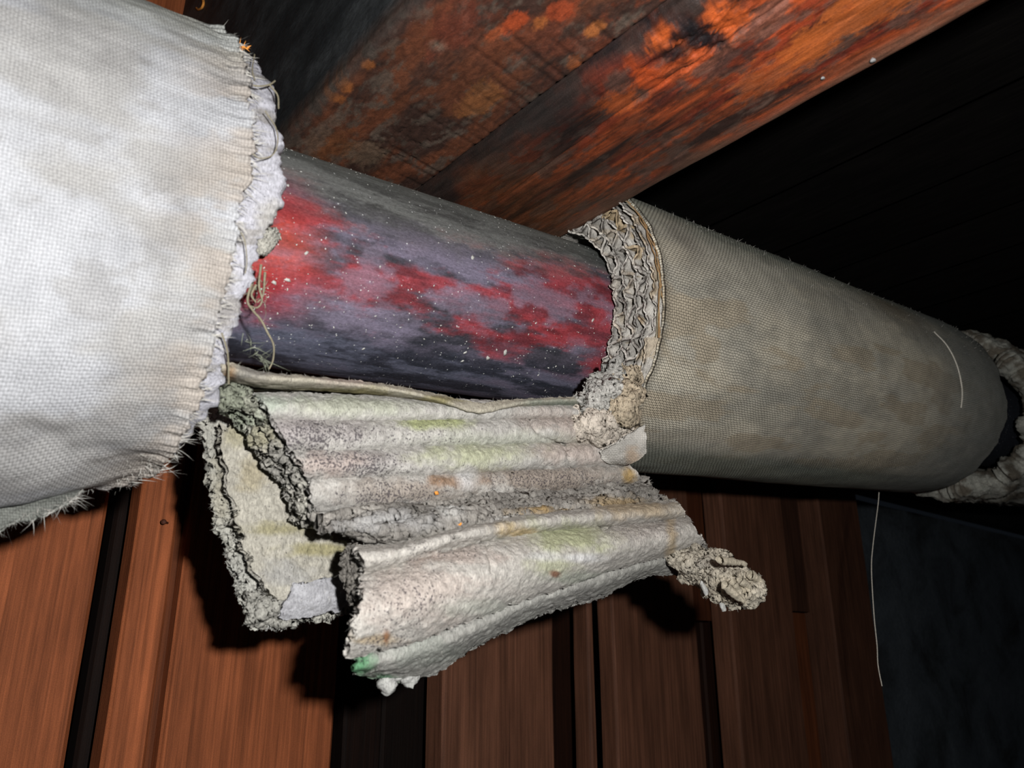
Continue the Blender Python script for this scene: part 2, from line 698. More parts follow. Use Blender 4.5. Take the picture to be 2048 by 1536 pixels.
# ------------------------------------------------------------------ setting: wall, planks, ceiling
W = 0.24
wall = thing('wall_back', AX + np.array([0.4, 0.41, -0.3]), None, None, kind='structure')
zz = np.linspace(-0.75, 0.10, 60)
xx = np.linspace(-0.7, 4.2, 200)
X, Z = np.meshgrid(xx, zz)
Y = 0.40 + 0.012 * (fbm(st(X * 6, Z * 6, 0), 4, 3) - 0.5)
link_mesh('plaster_face', AX + st(X, Y, Z), grid_faces(*X.shape), M_PLASTER, wall)


def plank(x0, x1, z0, z1, y0, th, col, parent, name='plank', axis='z', seed=0, wob=0.0012):
    """a sawn board with eased, slightly uneven edges"""
    n = 40
    ch = min(0.0025, th * 0.2)
    a = np.linspace(0, 1, n)
    prof = [(0, ch), (ch, 0), (0.5, 0), (1 - ch, 0), (1, ch), (1, th), (0, th)]
    lo, hi = (x0, x1)
    V = []
    for k in range(n):
        w0 = lo + (fbm(st(a[k] * 9, seed, 0.2), 3, seed) - 0.5) * 2 * wob
        w1 = hi + (fbm(st(a[k] * 9, seed, 7.2), 3, seed + 1) - 0.5) * 2 * wob
        l = z0 + (z1 - z0) * a[k]
        for (p, q) in prof:
            if p in (0, 1, 0.5):
                w = w0 + (w1 - w0) * p
            else:
                w = w0 + ch if p < 0.5 else w1 - ch
            V.append((w, y0 + q, l) if axis == 'z' else (w, l, y0 - q))
    F = grid_faces(n, 7, True).tolist()
    F += [list(range(7)), list(range((n - 1) * 7, n * 7))]
    V = AX + np.array(V)
    c = np.asarray(col) * np.ones((len(V), 1))
    return link_mesh(name, V, F, M_PLANK if axis == 'z' else M_CEIL, parent, col=c, smooth=False)


def wx(px, py):
    return at(px, py, 1, W)[0]


def wz(px, py, y=W):
    return at(px, py, 1, y)[2] - AX[2]


RB = np.array([0.46, 0.135, 0.050])
RG = np.array([0.36, 0.15, 0.085])
boards = [  # board colours step darker to the right, painting in extra light falloff
    # left and right edge of the front face at row py, colour, thickness, proud
    (-130, 168, 1300, RB * 0.80, 0.024, 0.0),
    (236, 322, 1300, RB * 0.92, 0.024, 0.0),
    (347, 682, 1300, RB * 0.80, 0.024, 0.002),
    (888, 1110, 1400, RG * 0.50, 0.024, 0.0),
    (1186, 1200, 1400, RG * 0.42, 0.020, 0.004),
    (1228, 1398, 1300, RG * 0.46, 0.020, 0.0),
    (1463, 1590, 1250, RG * 0.42, 0.026, 0.0),
    (1674, 1757, 1350, RG * 0.30, 0.040, -0.004),
]
for k, (a, b, py, c, zr, pr) in enumerate(boards):
    plank(wx(a, py), wx(b, py), -0.75, 0.37 if wx(a, py) < 0.0 else 0.056, W + pr, zr, c, wall, seed=k)
# shorter and recessed pieces between the boards; near-black ones stand in for gap shade
plank(wx(322, 1300), wx(352, 1300), -0.75, 0.30, W + 0.014, 0.02, RB * 0.35, wall, seed=21)
plank(wx(1396, 1230), wx(1442, 1230), wz(1420, 1240), 0.056, W + 0.012, 0.02, RB * 0.18, wall, seed=22)
plank(wx(1584, 1222), wx(1630, 1222), wz(1605, 1222), 0.056, W + 0.006, 0.02, RG * 0.2, wall, seed=23)
plank(wx(1584, 1260), wx(1618, 1260), -0.75, wz(1605, 1226), W + 0.002, 0.02, RB * 0.34, wall, seed=24)
plank(at(690, 1450, 1, W + .06)[0], at(764, 1450, 1, W + .06)[0], -0.75, 0.056, W + 0.06, 0.02, RB * 0.02, wall, seed=25)
plank(at(768, 1450, 1, W + .06)[0], at(895, 1450, 1, W + .06)[0], -0.75, 0.056, W + 0.062, 0.02, RB * 0.012, wall, seed=26)
plank(at(184, 1300, 1, W + .055)[0], at(260, 1300, 1, W + .055)[0], -0.75, 0.30, W + 0.055, 0.02, RB * 0.02, wall, seed=27)
plank(at(1414, 1400, 1, W + .055)[0], at(1470, 1400, 1, W + .055)[0], -0.75, 0.05, W + 0.055, 0.02, RB * 0.05, wall, seed=29)
plank(at(1100, 1400, 1, W + .075)[0], at(1190, 1400, 1, W + .075)[0], -0.75, 0.05, W + 0.075, 0.02, RB * 0.05, wall, seed=30)
plank(wx(1095, 1300), wx(1180, 1300), wz(1130, 1305, 0.28), 0.05, W + 0.05, 0.02, (0.10, 0.12, 0.14), wall, seed=28)
# near-black board painting in the unlit void above the boards, far side
plank(0.12, 4.2, 0.062, 0.38, W + 0.012, 0.03, (0.012, 0.012, 0.011), wall, name='void_shade_board', seed=33)

ceiling = thing('ceiling', AX + np.array([0.4, 0.0, 0.45]), None, None, kind='structure')
cx_ = -0.75
k = 0
while cx_ < 3.4:
    wdt = 0.118 + 0.02 * random.random()
    colr = np.array([0.035, 0.014, 0.010]) if 0.1 < cx_ < 0.4 else np.array([0.014, 0.012, 0.011])  # ceiling planks coloured near-black, slightly redder beside the joist
    plank(cx_, cx_ + wdt - 0.004, -1.2, 0.26, 0.38, -0.02, colr * random.uniform(0.8, 1.2), ceiling, axis='y', seed=40 + k)
    cx_ += wdt
    k += 1


# ------------------------------------------------------------------ joists
def joist(name, x0, x1, zb, round_l, round_r, ymin, ymax, colfun, dispfun, label, mat):
    h = 0.31
    prof = []                                       # (x, z, nx, nz)
    for z in np.linspace(h, round_l, 34):
        prof.append((x0, z, -1, 0))
    for a in np.linspace(0, np.pi / 2, 12)[1:-1]:
        prof.append((x0 + round_l * (1 - np.cos(a)), round_l * (1 - np.sin(a)), -np.cos(a), -np.sin(a)))
    nb = int((x1 - x0) / 0.0008)
    for x in np.linspace(x0 + round_l, x1 - round_r, nb):
        prof.append((x, 0, 0, -1))
    for a in np.linspace(0, np.pi / 2, 12)[1:-1]:
        prof.append((x1 - round_r + round_r * np.sin(a), round_r * (1 - np.cos(a)), np.sin(a), -np.cos(a)))
    for z in np.linspace(round_r, h, 16):
        prof.append((x1, z, 1, 0))
    prof = np.array(prof)
    ys = np.concatenate([np.linspace(ymin, -0.30, 90)[:-1], np.linspace(-0.30, ymax, 520)])
    x = prof[None, :, 0] + 0 * ys[:, None]
    z = prof[None, :, 1] + 0 * ys[:, None]
    y = ys[:, None] + 0 * x
    d = dispfun(x, y, z)
    V = AX + st(x + prof[None, :, 2] * d, y, zb + z + prof[None, :, 3] * d)
    c = colfun(x, y, z)
    nv, nu = x.shape
    F = grid_faces(nv, nu)
    o = link_mesh(name, V, F, mat, None, col=c)
    bm_top = link_mesh('sawn_end', V[-1], [list(range(nu))], mat, o, col=c[-1])
    o['kind'] = 'thing'
    return tag(o, label, 'joist')


ZB = 0.0592


def jspot(px, py, z=0.0592):
    p = at(px, py, 2, z) - AX
    return p[0], p[1]


def spots_on(x, y, c, lst, seed, edge=1.9, fx=190, fy=130):
    e = fbm(st(x * fx, y * fy, 0.7), 5, seed, 0.8) - 0.5
    for (px, py, rx, ry, rgb, s) in lst:
        a, b = jspot(px, py)
        d = np.sqrt(((x - a) / rx) ** 2 + ((y - b) / ry) ** 2) + e * edge
        c = lerp(c, np.asarray(rgb, float), s * (1 - sstep(0.5, 1.0, d)))
    return c


def saw(x, y):
    """row of saw kerf marks square to the timber, on the seam side only"""
    g = np.zeros_like(x)
    r = np.random.default_rng(3)
    yy = -0.28
    while yy < 0.05:
        s = r.uniform(0.3, 1.0)
        ln = r.uniform(0.018, 0.05)
        g = np.maximum(g, s * np.exp(-((y - 0.12 * x - yy) / 0.0009) ** 2) * sstep(-ln, -ln + 0.02, x - 0.0))
        yy += r.choice([0.0055, 0.007, 0.011, 0.019])
    return g


def j1_disp(x, y, z):
    d = 0.0022 * (fbm(st(x * 90, y * 40, z * 60), 5, 61) - 0.5)
    fl = (x > -0.065) & (z < 0.01)
    d = d - 0.0007 * saw(x, y) * fl
    cr = fbm(st(x * 160, y * 220, 1.0), 3, 66)
    a, b = jspot(820, 290)
    d = d - 0.0012 * np.exp(-((cr - 0.5) / 0.02) ** 2) * np.exp(-(((x - a) / 0.018) ** 2 + ((y - b) / 0.03) ** 2))
    return d


def j1_col(x, y, z):
    n = fbm(st(x * 70, y * 22, z * 30), 5, 71, 0.6)
    c = lerp((0.085, 0.040, 0.028), (0.23, 0.075, 0.034), sstep(0.36, 0.62, n))
    n2 = fbm(st(x * 160, y * 90, 3.3), 5, 75, 0.65)
    c = lerp(c, (0.17, 0.125, 0.095), 0.8 * sstep(0.52, 0.66, n2))
    near = sstep(-0.07, -0.24, y)
    c = lerp(c, (0.40, 0.085, 0.03), near * sstep(0.46, 0.6, fbm(st(x * 90, y * 70, 9), 5, 77, 0.65)))
    O, T = (0.62, 0.20, 0.05), (0.36, 0.26, 0.19)
    c = spots_on(x, y, c, [(690, 170, 0.006, 0.006, O, .8), (668, 195, 0.008, 0.004, O, .7), (735, 130, 0.004, 0.004, O, .7),
                           (875, 90, 0.006, 0.005, T, .9), (1030, 45, 0.006, 0.008, (0.75, 0.12, 0.03), .8), (1080, 45, 0.004, 0.005, (0.8, 0.24, 0.06), .8), (1120, 20, 0.006, 0.008, (0.6, 0.1, 0.03), .8), (985, 70, 0.003, 0.005, (0.7, 0.16, 0.05), .7), (1150, 130, 0.005, 0.006, (0.6, 0.16, 0.04), .6),
                           (1190, 55, 0.004, 0.006, O, .8), (960, 200, 0.010, 0.02, (0.42, 0.16, 0.05), .7), (730, 310, 0.012, 0.014, (0.30, 0.20, 0.13), .6),
                           (660, 290, 0.012, 0.02, (0.34, 0.13, 0.05), .6), (640, 270, 0.006, 0.03, (0.22, 0.17, 0.13), .6), (900, 60, 0.012, 0.02, (0.26, 0.06, 0.03), .7)], 79)
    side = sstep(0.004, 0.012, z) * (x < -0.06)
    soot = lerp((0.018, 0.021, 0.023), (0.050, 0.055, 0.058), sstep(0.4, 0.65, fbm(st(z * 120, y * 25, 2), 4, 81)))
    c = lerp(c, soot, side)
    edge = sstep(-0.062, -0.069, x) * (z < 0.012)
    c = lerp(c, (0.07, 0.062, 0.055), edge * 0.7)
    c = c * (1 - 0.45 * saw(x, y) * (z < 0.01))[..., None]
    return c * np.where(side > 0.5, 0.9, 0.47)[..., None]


KX, KY = jspot(1385, 75)


def j2_disp(x, y, z):
    d = 0.0016 * (fbm(st(x * 120, y * 22, z * 60), 5, 62) - 0.5)
    k = np.exp(-(((x - KX) / 0.016) ** 2 + ((y - KY) / 0.028) ** 2))
    d = d + 0.007 * k * (fbm(st(x * 260, y * 160, z * 90), 5, 63, 0.65) - 0.45)
    # drying cracks that follow the grain
    w = x + 0.010 * (fbm(st(y * 14, x * 20, 0), 3, 64) - 0.5)
    d = d - 0.0014 * np.exp(-((w - 0.043 - 0.05 * (y + 0.1)) / 0.0009) ** 2) * sstep(-0.02, -0.07, y)
    return d


def j2_col(x, y, z):
    k = np.exp(-(((x - KX) / 0.03) ** 2 + ((y - KY) / 0.045) ** 2))
    w = x + 0.012 * (fbm(st(x * 25, y * 14, 0), 3, 64) - 0.5) + 0.012 * k * (fbm(st(x * 60, y * 60, 1), 3, 65) - 0.5)
    n = fbm(st(w * 170, y * 13, z * 60), 5, 72, 0.6)
    c = lerp((0.045, 0.024, 0.020), (0.26, 0.072, 0.030), sstep(0.36, 0.50, n))
    c = lerp(c, (0.56, 0.115, 0.032), 0.9 * sstep(0.52, 0.68, n))
    n3 = fbm(st(w * 120 + 40, y * 20, 2), 4, 73, 0.6)
    c = lerp(c, (0.30, 0.045, 0.02), 0.6 * sstep(0.5, 0.65, n3))
    n2 = fbm(st(x * 130, y * 60, 3.3), 5, 76, 0.65)
    c = lerp(c, (0.13, 0.092, 0.075), 0.75 * sstep(0.48, 0.62, n2))
    n4 = fbm(st(x * 420, y * 260, 8), 4, 74, 0.65)
    c = lerp(c, c * 0.45, 0.6 * sstep(0.52, 0.64, n4))
    # dusty end near the pipe, colour brightened towards the room
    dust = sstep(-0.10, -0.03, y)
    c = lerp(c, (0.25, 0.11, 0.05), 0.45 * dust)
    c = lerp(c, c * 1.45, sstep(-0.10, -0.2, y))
    # waney arris along the seam; its turned-away shade painted into the colour
    e = fbm(st(x * 40, y * 30, 6), 4, 78) - 0.5
    c = lerp(c, (0.040, 0.034, 0.032), 0.9 * sstep(0.030, 0.014, x + e * 0.03))
    # smear of scraped timber along the far edge
    c = lerp(c, (0.24, 0.13, 0.085), 0.75 * sstep(0.087, 0.097, x + e * 0.01))
    B, O = (0.012, 0.013, 0.018), (0.85, 0.19, 0.04)
    c = spots_on(x, y, c, [(1340, 75, 0.012, 0.010, O, .9), (1440, 40, 0.014, 0.012, O, .9), (1385, 60, 0.012, 0.010, B, .95), (1345, 95, 0.007, 0.008, B, .9),
                           (1430, 75, 0.008, 0.006, B, .9), (1300, 55, 0.006, 0.006, B, .8), (1300, 150, 0.016, 0.007, (0.8, 0.14, 0.03), .8),
                           (1640, 40, 0.006, 0.02, B, .8), (1480, 105, 0.007, 0.016, B, .6), (1190, 115, 0.012, 0.014, B, .6), (1240, 200, 0.010, 0.010, O, .7),
                           (1560, 130, 0.012, 0.03, (0.75, 0.2, 0.05), .6), (1700, 30, 0.014, 0.04, (0.75, 0.22, 0.05), .7), (1330, 190, 0.009, 0.012, B, .6)], 83, 1.8, 230, 110)
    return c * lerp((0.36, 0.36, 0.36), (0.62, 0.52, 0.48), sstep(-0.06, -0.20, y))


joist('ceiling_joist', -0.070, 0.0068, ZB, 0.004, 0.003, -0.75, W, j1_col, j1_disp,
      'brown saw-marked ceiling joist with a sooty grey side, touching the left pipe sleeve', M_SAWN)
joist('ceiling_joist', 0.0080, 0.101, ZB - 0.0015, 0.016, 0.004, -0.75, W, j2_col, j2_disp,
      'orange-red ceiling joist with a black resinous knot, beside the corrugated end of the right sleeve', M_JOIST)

# ------------------------------------------------------------------ the pipe
tt = np.concatenate([np.linspace(-0.5, -0.14, 30)[:-1], np.linspace(-0.14, 0.14, 420), np.linspace(0.14, 1.7, 60)[1:]])
th = np.linspace(-np.pi, np.pi, 361)[:-1]
TH, TT = np.meshgrid(th, tt)
rad = R_PIPE + 0.0004 * (fbm(st(np.cos(TH) * 4, np.sin(TH) * 4, TT * 40), 4, 91) - 0.5)
V = cyl(TH, TT, rad)
s_ = TH * R_PIPE
n = fbm(st(s_ * 110, TT * 26, 0), 6, 92, 0.7)
n2 = fbm(st(s_ * 70 + 5, TT * 30, 3), 6, 93, 0.7)
n3 = fbm(st(s_ * 260, TT * 60, 7), 4, 94, 0.6)
deg = np.degrees(TH)
slate = lerp((0.035, 0.035, 0.045), (0.17, 0.15, 0.21), sstep(0.36, 0.66, 0.6 * n2 + 0.4 * n3))
red = lerp((0.14, 0.018, 0.024), (0.30, 0.030, 0.036), sstep(0.35, 0.62, n3))
band = np.exp(-((deg + 22 - 90 * np.clip(TT, 0, 0.11)) / 26.0) ** 2)      # red paint left along the side
mask = sstep(0.42, 0.66, n + 0.22 * (band - 0.62) + 0.14 * sstep(0.0, 0.09, TT))
c = lerp(slate, red, 0.85 * mask)
veil = sstep(0.46, 0.62, fbm(st(s_ * 90, TT * 45, 11), 5, 95, 0.6))
c = lerp(c, (0.21, 0.17, 0.23), 0.55 * veil * band)
hot = sstep(-0.060, -0.088, TT + 0.03 * (n2 - 0.5)) * sstep(-66, -40, deg) * sstep(30, 8, deg)
c = lerp(c, lerp((0.24, 0.014, 0.022), (0.50, 0.050, 0.018), np.exp(-((deg + 18) / 13.0) ** 2)), hot * (0.45 + 0.55 * sstep(0.4, 0.6, n2)))
dusty = sstep(-8, 18, deg + 22 * (n2 - 0.5) - 120 * np.clip(TT, 0, 0.09))
c = lerp(c, lerp((0.055, 0.056, 0.055), (0.14, 0.145, 0.14), sstep(0.38, 0.62, n)), dusty * (1 - 0.6 * hot))
c = lerp(c, (0.17, 0.185, 0.17), 0.6 * sstep(22, 48, deg + 16 * (n2 - 0.5)))
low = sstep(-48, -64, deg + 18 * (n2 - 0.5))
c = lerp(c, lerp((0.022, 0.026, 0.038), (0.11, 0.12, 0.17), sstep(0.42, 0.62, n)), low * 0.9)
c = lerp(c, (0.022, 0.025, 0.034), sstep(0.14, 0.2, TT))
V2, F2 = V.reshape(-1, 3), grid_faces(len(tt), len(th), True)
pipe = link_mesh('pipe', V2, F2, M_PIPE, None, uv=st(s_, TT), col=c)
pipe['kind'] = 'thing'
tag(pipe, 'bare iron pipe with worn red paint and grey dust between the torn sleeves', 'pipe')


def flakes(name, pts, nrm, sizes, mat, parent, el=1.0):
    parts = []
    for p, nn, s in zip(pts, nrm, sizes):
        k = random.randint(5, 7)
        t1 = np.cross(nn, RNG.normal(size=3))
        t1 /= np.linalg.norm(t1)
        t2 = np.cross(nn, t1)
        a = np.arange(k) * 2 * np.pi / k
        r = s * RNG.uniform(0.5, 1.1, k)
        ringp = p + (t1[None] * (np.cos(a) * r * el)[:, None] + t2[None] * (np.sin(a) * r)[:, None]) + nn * RNG.uniform(0.0, 0.3, k)[:, None] * s
        base = ringp - nn * s * 0.5
        top = (p + nn * s * 0.45)[None]
        v = np.concatenate([base, ringp, top])
        f = []
        for i in range(k):
            j = (i + 1) % k
            f += [(i, j, k + j), (i, k + j, k + i), (k + i, k + j, 2 * k)]
        parts.append((v, np.array(f)))
    v, f = merge(parts)
    return link_mesh(name, v, f, mat, parent, kind='stuff', smooth=False)


fp, fn, fs = [], [], []
for k in range(420):
    a = math.radians(random.choice([random.uniform(-75, 60), random.gauss(50, 8), random.gauss(-45, 12)]))
    t = random.uniform(-0.11, 0.11) if random.random() < 0.7 else random.gauss(-0.09, 0.012)
    fp.append(cyl(np.array(a), np.array(t), np.array(R_PIPE)))
    fn.append(E1 * math.cos(a) + E2 * math.sin(a))
    fs.append(random.choice([0.0002, 0.00025, 0.0003, 0.00045]) * random.uniform(0.6, 1.3))
for px, py, s in ((1010, 705, .0013), (975, 716, .0011), (925, 722, .0007), (945, 515, .0010), (612, 507, .0010), (575, 560, .001), (548, 565, .0008), (1185, 640, .0009), (930, 705, .0008)):
    a, t = hit(px, py, lambda q, w: R_PIPE + 0 * q)
    fp.append(cyl(a, t, R_PIPE)); fn.append(E1 * math.cos(a) + E2 * math.sin(a)); fs.append(s)
flakes('dust_flake', fp, fn, fs, M_FLAKE, pipe, 1.7)

# ------------------------------------------------------------------ left sleeve


def r_left(th, t):
    lowr = np.clip(-np.sin(th + 0.12), 0, 1)
    return R_SL + 0.033 * lowr ** 1.5 * (0.55 + 0.45 * sstep(-0.10, -0.20, t))


core_px = [(490, 97), (520, 112), (545, 150), (560, 230), (572, 300), (578, 340), (570, 400), (548, 445), (530, 480), (512, 560), (492, 620), (478, 665),
           (462, 720), (448, 770), (415, 830), (392, 878), (340, 925), (290, 962)]
cloth_px = [(468, 92), (490, 150), (500, 230), (506, 300), (490, 370), (475, 420), (462, 500), (450, 570), (432, 640), (420, 700), (405, 760), (385, 820), (356, 878),
            (310, 945), (262, 980), (190, 1000)]
core_t = rim_curve(core_px, lambda a, t: r_left(a, t) - 0.003)
cloth_t = rim_curve(cloth_px, r_left)

left = thing('pipe_sleeve', AX + PD * -0.25 - np.array([0, 0, 0.11]), 'thick white canvas-wrapped pipe sleeve with a torn plaster rim, nearest the camera', 'pipe sleeve')
th = np.linspace(-np.pi, np.pi, 521)[:-1]
vv = np.linspace(0, 1, 260) ** 0.8
TH, VV = np.meshgrid(th, vv)
edge = cloth_t(th) + 0.0035 * (fbm(st(np.cos(th) * 26, np.sin(th) * 26, 0), 4, 101, 0.65) - 0.5) * 2
TT = -0.46 + (edge[None] + 0.46) * VV
rr = r_left(TH, TT)
rr = rr + 0.0018 * (fbm(st(np.cos(TH) * 5, np.sin(TH) * 5, TT * 22), 4, 102) - 0.5) * 2
nr = 1 - sstep(0.0, 0.035, edge[None] - TT)
rr = rr + nr * 0.0013 * (fbm(st(np.cos(TH) * 24, np.sin(TH) * 24, TT * 60), 3, 103) - 0.5) * 2
rr = rr + 0.0014 * (1 - sstep(0.0, 0.006, edge[None] - TT)) + nr * 0.0007 * np.sin(TH * 150 + 3 * fbm(st(TH * 8, TT * 30, 1), 2, 99)) * (1 - sstep(0.0, 0.012, edge[None] - TT))
lowf = sstep(-0.75, -1.3, TH) * (TH > -2.4)
rr = rr + lowf * 0.004 * (fbm(st(TH * 4 + TT * 20, TT * 25, 3), 3, 104) - 0.5) * 2
P = cyl(TH, TT, rr)
c = lerp((0.40, 0.397, 0.392), (0.475, 0.485, 0.51), sstep(0.35, 0.6, fbm(st(TH * 6, TT * 30, 0), 4, 105)))
c = lerp(c, (0.40, 0.35, 0.30), 0.75 * nr * sstep(0.4, 0.55, fbm(st(TH * 9, TT * 50, 4), 4, 106)))
c = lerp(c, (0.33, 0.325, 0.32), 0.55 * sstep(0.54, 0.66, fbm(st(TH * 7 + 9, TT * 50, 4), 5, 107, 0.65)))
c = lerp(c, (0.42, 0.44, 0.38), 0.5 * sstep(0.25, 0.7, TH))
v, f, gm = solid(P, 0.0012, True, out=P - AX - PD * (TT[..., None]))
uvg = st(TH * R_SL, TT).reshape(-1, 2)
link_mesh('canvas_cover', v, f, M_CLOTH_L, left, uv=uvg[gm], col=c.reshape(-1, 3)[gm])

# plaster core under the canvas
th = np.linspace(-np.pi, np.pi, 641)[:-1]
e0 = core_t(th) + 0.0045 * (fbm(st(np.cos(th) * 20, np.sin(th) * 20, 3), 5, 111, 0.62) - 0.5) * 2
prof = [(-0.06 + 0.058 * (k / 15) ** 0.7, 1.0) for k in range(16)] + [(-0.001, 0.985), (0.0, 0.94), (0.0, 0.86), (-0.002, 0.78)] + [(-0.004, 0.7)] + \
       [(-0.008 - 0.004 * k, 0.68) for k in range(6)] + [(-0.2, 0.68)]
TT = np.array([e0 + a for a, b in prof])
FR = np.array([b for a, b in prof])[:, None]
TH = th[None] + 0 * TT
ro = r_left(TH, TT) - 0.0042
RR = 0.046 + (ro - 0.046) * ((FR - 0.55) / 0.45)
Q = cyl(TH, TT, RR)
lump = fbm(Q * 120, 5, 112, 0.6) - 0.5
RR = RR + 0.0026 * lump
TT = TT + 0.004 * (fbm(Q * 150, 5, 113, 0.6) - 0.5)
P = cyl(TH, TT, RR)
c = lerp((0.48, 0.48, 0.53), (0.42, 0.41, 0.40), sstep(0.52, 0.66, fbm(Q * 60, 4, 114)))
c = lerp(c, (0.22, 0.20, 0.16), 0.6 * sstep(-0.05, -0.16, lump))
link_mesh('plaster_core', P, grid_faces(len(prof), len(th), True), M_CRUMB, left, col=c)
# a second ply showing under the plaster lip
lip, S = drape([[(520, 440, -0.060), (545, 455, -0.060), (560, 470, -0.056)], [(518, 470, -0.058), (535, 485, -0.058), (550, 490, -0.055)], [(512, 500, -0.056), (522, 508, -0.056), (530, 505, -0.053)]], 50, 50)
lip = flaky(jag(lip, 0.003, 260, 120, (1, 1, 1, 1), 0.2), 0.0010, 200, 4, 121)
v, f, gm = solid(lip, 0.0016, rough=0.4)
link_mesh('inner_ply', v, f, M_CRUMB, left, col=stains(S, (0.45, 0.44, 0.39), [], 3).reshape(-1, 3)[gm])
P, S = drape([[(-90, 1000, .010), (0, 1000, .008), (80, 995, .004), (160, 985, 0)], [(-90, 1040, .006), (0, 1030, .004), (70, 1015, 0), (150, 998, -.004)], [(-90, 1080, 0), (0, 1056, 0), (60, 1040, -.002), (140, 1006, -.006)]], 120, 60)
P = relief(jag(P, 0.003, 260, 140, (0, 1, 1, 1)), 0.0012, 120, 3, 141)
v, f, gm = solid(P, 0.0012)
link_mesh('canvas_tatter', v, f, M_CLOTH_L, left, uv=(S[..., :2] * 0.00019).reshape(-1, 2)[gm], col=stains(S, (0.22, 0.23, 0.21), [], 6).reshape(-1, 3)[gm])
sl = Slivers()
fringe(sl, P, 260, 0.004, 0.0002, 'bbe')
sl.build('tatter_threads', M_FIBRE, left)
# frayed canvas threads
sl = Slivers()
for k in range(620):
    a = random.uniform(-1.9, 1.15)
    t = float(cloth_t(a)) + random.uniform(-0.002, 0.0015)
    r = float(r_left(np.array(a), np.array(t)))
    b = cyl(a, t, r + 0.0004)
    o_ = E1 * math.cos(a) + E2 * math.sin(a)
    d = PD + o_ * random.uniform(-0.15, 0.12) + RNG.normal(size=3) * 0.22
    sl.add(b, d, random.uniform(0.002, 0.0065), random.uniform(0.0002, 0.0005), 0.28)
for k in range(420):
    a = random.uniform(-2.2, -1.2)
    t = float(cloth_t(a)) - abs(random.gauss(0, 0.006))
    b = cyl(a, t, float(r_left(np.array(a), np.array(t))))
    o_ = E1 * math.cos(a) + E2 * math.sin(a)
    sl.add(b, o_ + PD * random.uniform(-0.3, 0.8) + RNG.normal(size=3) * 0.4, random.uniform(0.0008, 0.0028), 0.0002, 0.5)
sl.build('frayed_threads', M_FIBRE, left)


def loose(px_pts, rad, mat, parent, name='loose_thread', n=60, taper=None, seg=6):
    pts = [at(x, y, 1, yy) for x, y, yy in px_pts]
    v, f = tube(resample_3d(np.array(pts), n), rad, seg, taper)
    return link_mesh(name, v, f, mat, parent)


def on_left(pix, lift=0.0012):
    r = []
    for x, y in pix:
        a, t = hit(x, y, lambda q, w: r_left(q, w) - 0.001)
        p = cyl(a, t, float(r_left(np.array(a), np.array(t))) + lift)
        r.append(p)
    return np.array(r)


for pix, mt, rd in (([(490, 178), (515, 182), (535, 178), (545, 172)], M_THREAD, .00032), ([(535, 180), (550, 200), (552, 225)], M_THREAD, .0003),
                    ([(505, 120), (500, 150), (505, 170)], M_THREAD, .00025), ([(525, 230), (545, 260), (550, 290), (540, 315), (515, 322), (498, 312)], M_THREAD, .00022),
                    ([(440, 660), (452, 700), (455, 760)], M_THREAD, .0003), ([(470, 455), (484, 480), (489, 520), (486, 545)], M_THREAD, .0002)):
    v, f = tube(resample_3d(on_left(pix), 40), rd)
    link_mesh('loose_thread', v, f, mt, left)
# green-grey strands dangling out of the torn rim onto the pipe
hang = [[(522, 530, -.062), (518, 570, -.064), (524, 600, -.064), (515, 615, -.064), (500, 612, -.062)], [(505, 560, -.062), (495, 600, -.062), (505, 620, -.064), (522, 640, -.066), (535, 665, -.066), (547, 690, -.064), (546, 720, -.06), (538, 738, -.058)],
        [(512, 570, -.062), (503, 590, -.062), (512, 605, -.062)], [(530, 545, -.062), (526, 590, -.063), (515, 605, -.062)]]
for h_ in hang:
    loose(h_, 0.0005, M_THREAD, left, taper=lambda q: 1.05 - 0.5 * q)
sl = Slivers()
for k in range(60):
    p = at(random.gauss(515, 8), random.gauss(585, 22), 1, -0.06)
    sl.add(p, RNG.normal(size=3), random.uniform(0.002, 0.006), 0.0003, 0.6)
for k in range(50):
    q = random.random()
    p = at(487 + 46 * q + random.gauss(0, 3), 668 + 62 * q + random.gauss(0, 3), 1, -0.058)
    sl.add(p, RNG.normal(size=3) + np.array([0.7, 0, -0.9]), random.uniform(0.002, 0.005), 0.00025, 0.6)
sl.build('thread_tuft', plain_mat('green_grey_thread', (0.22, 0.24, 0.18)), left)
sp = [hit(x, y, r_left) for x, y in ((360, 93), (330, 122), (214, 45), (457, 170), (410, 130), (300, 640))]
flakes('dirt_speck', [cyl(a, t, float(r_left(np.array(a), np.array(t)))) for a, t in sp], [E1 * math.cos(a) + E2 * math.sin(a) for a, t in sp], [.0009, .0011, .0011, .0007, .0005, .0004], M_DARKSPECK, left)
p = at(480, 96, 1, -0.045)
sl = Slivers()
for k in range(14):
    sl.add(p + RNG.normal(size=3) * 0.0008, RNG.normal(size=3) + np.array([.5, -.3, .8]), 0.004, 0.0008, 0.3)
sl.build('ochre_fibres', M_ORANGE, left)

# ------------------------------------------------------------------ right sleeve
T0, T1 = 0.107, 0.60


def open_end(th):
    return T0 + 0.038 * sstep(-0.75, -1.35, th)


def r_right(th, t):
    th = np.asarray(th, float)
    t = np.asarray(t, float)
    return R_SL + 0.0012 * (fbm(st(np.cos(th) * 3, np.sin(th) * 3, t * 9), 3, 131) - 0.5) * 2 - 0.007 * sstep(0.55, 0.64, t) * (0.4 + 0.6 * np.cos(th)) * 0.8


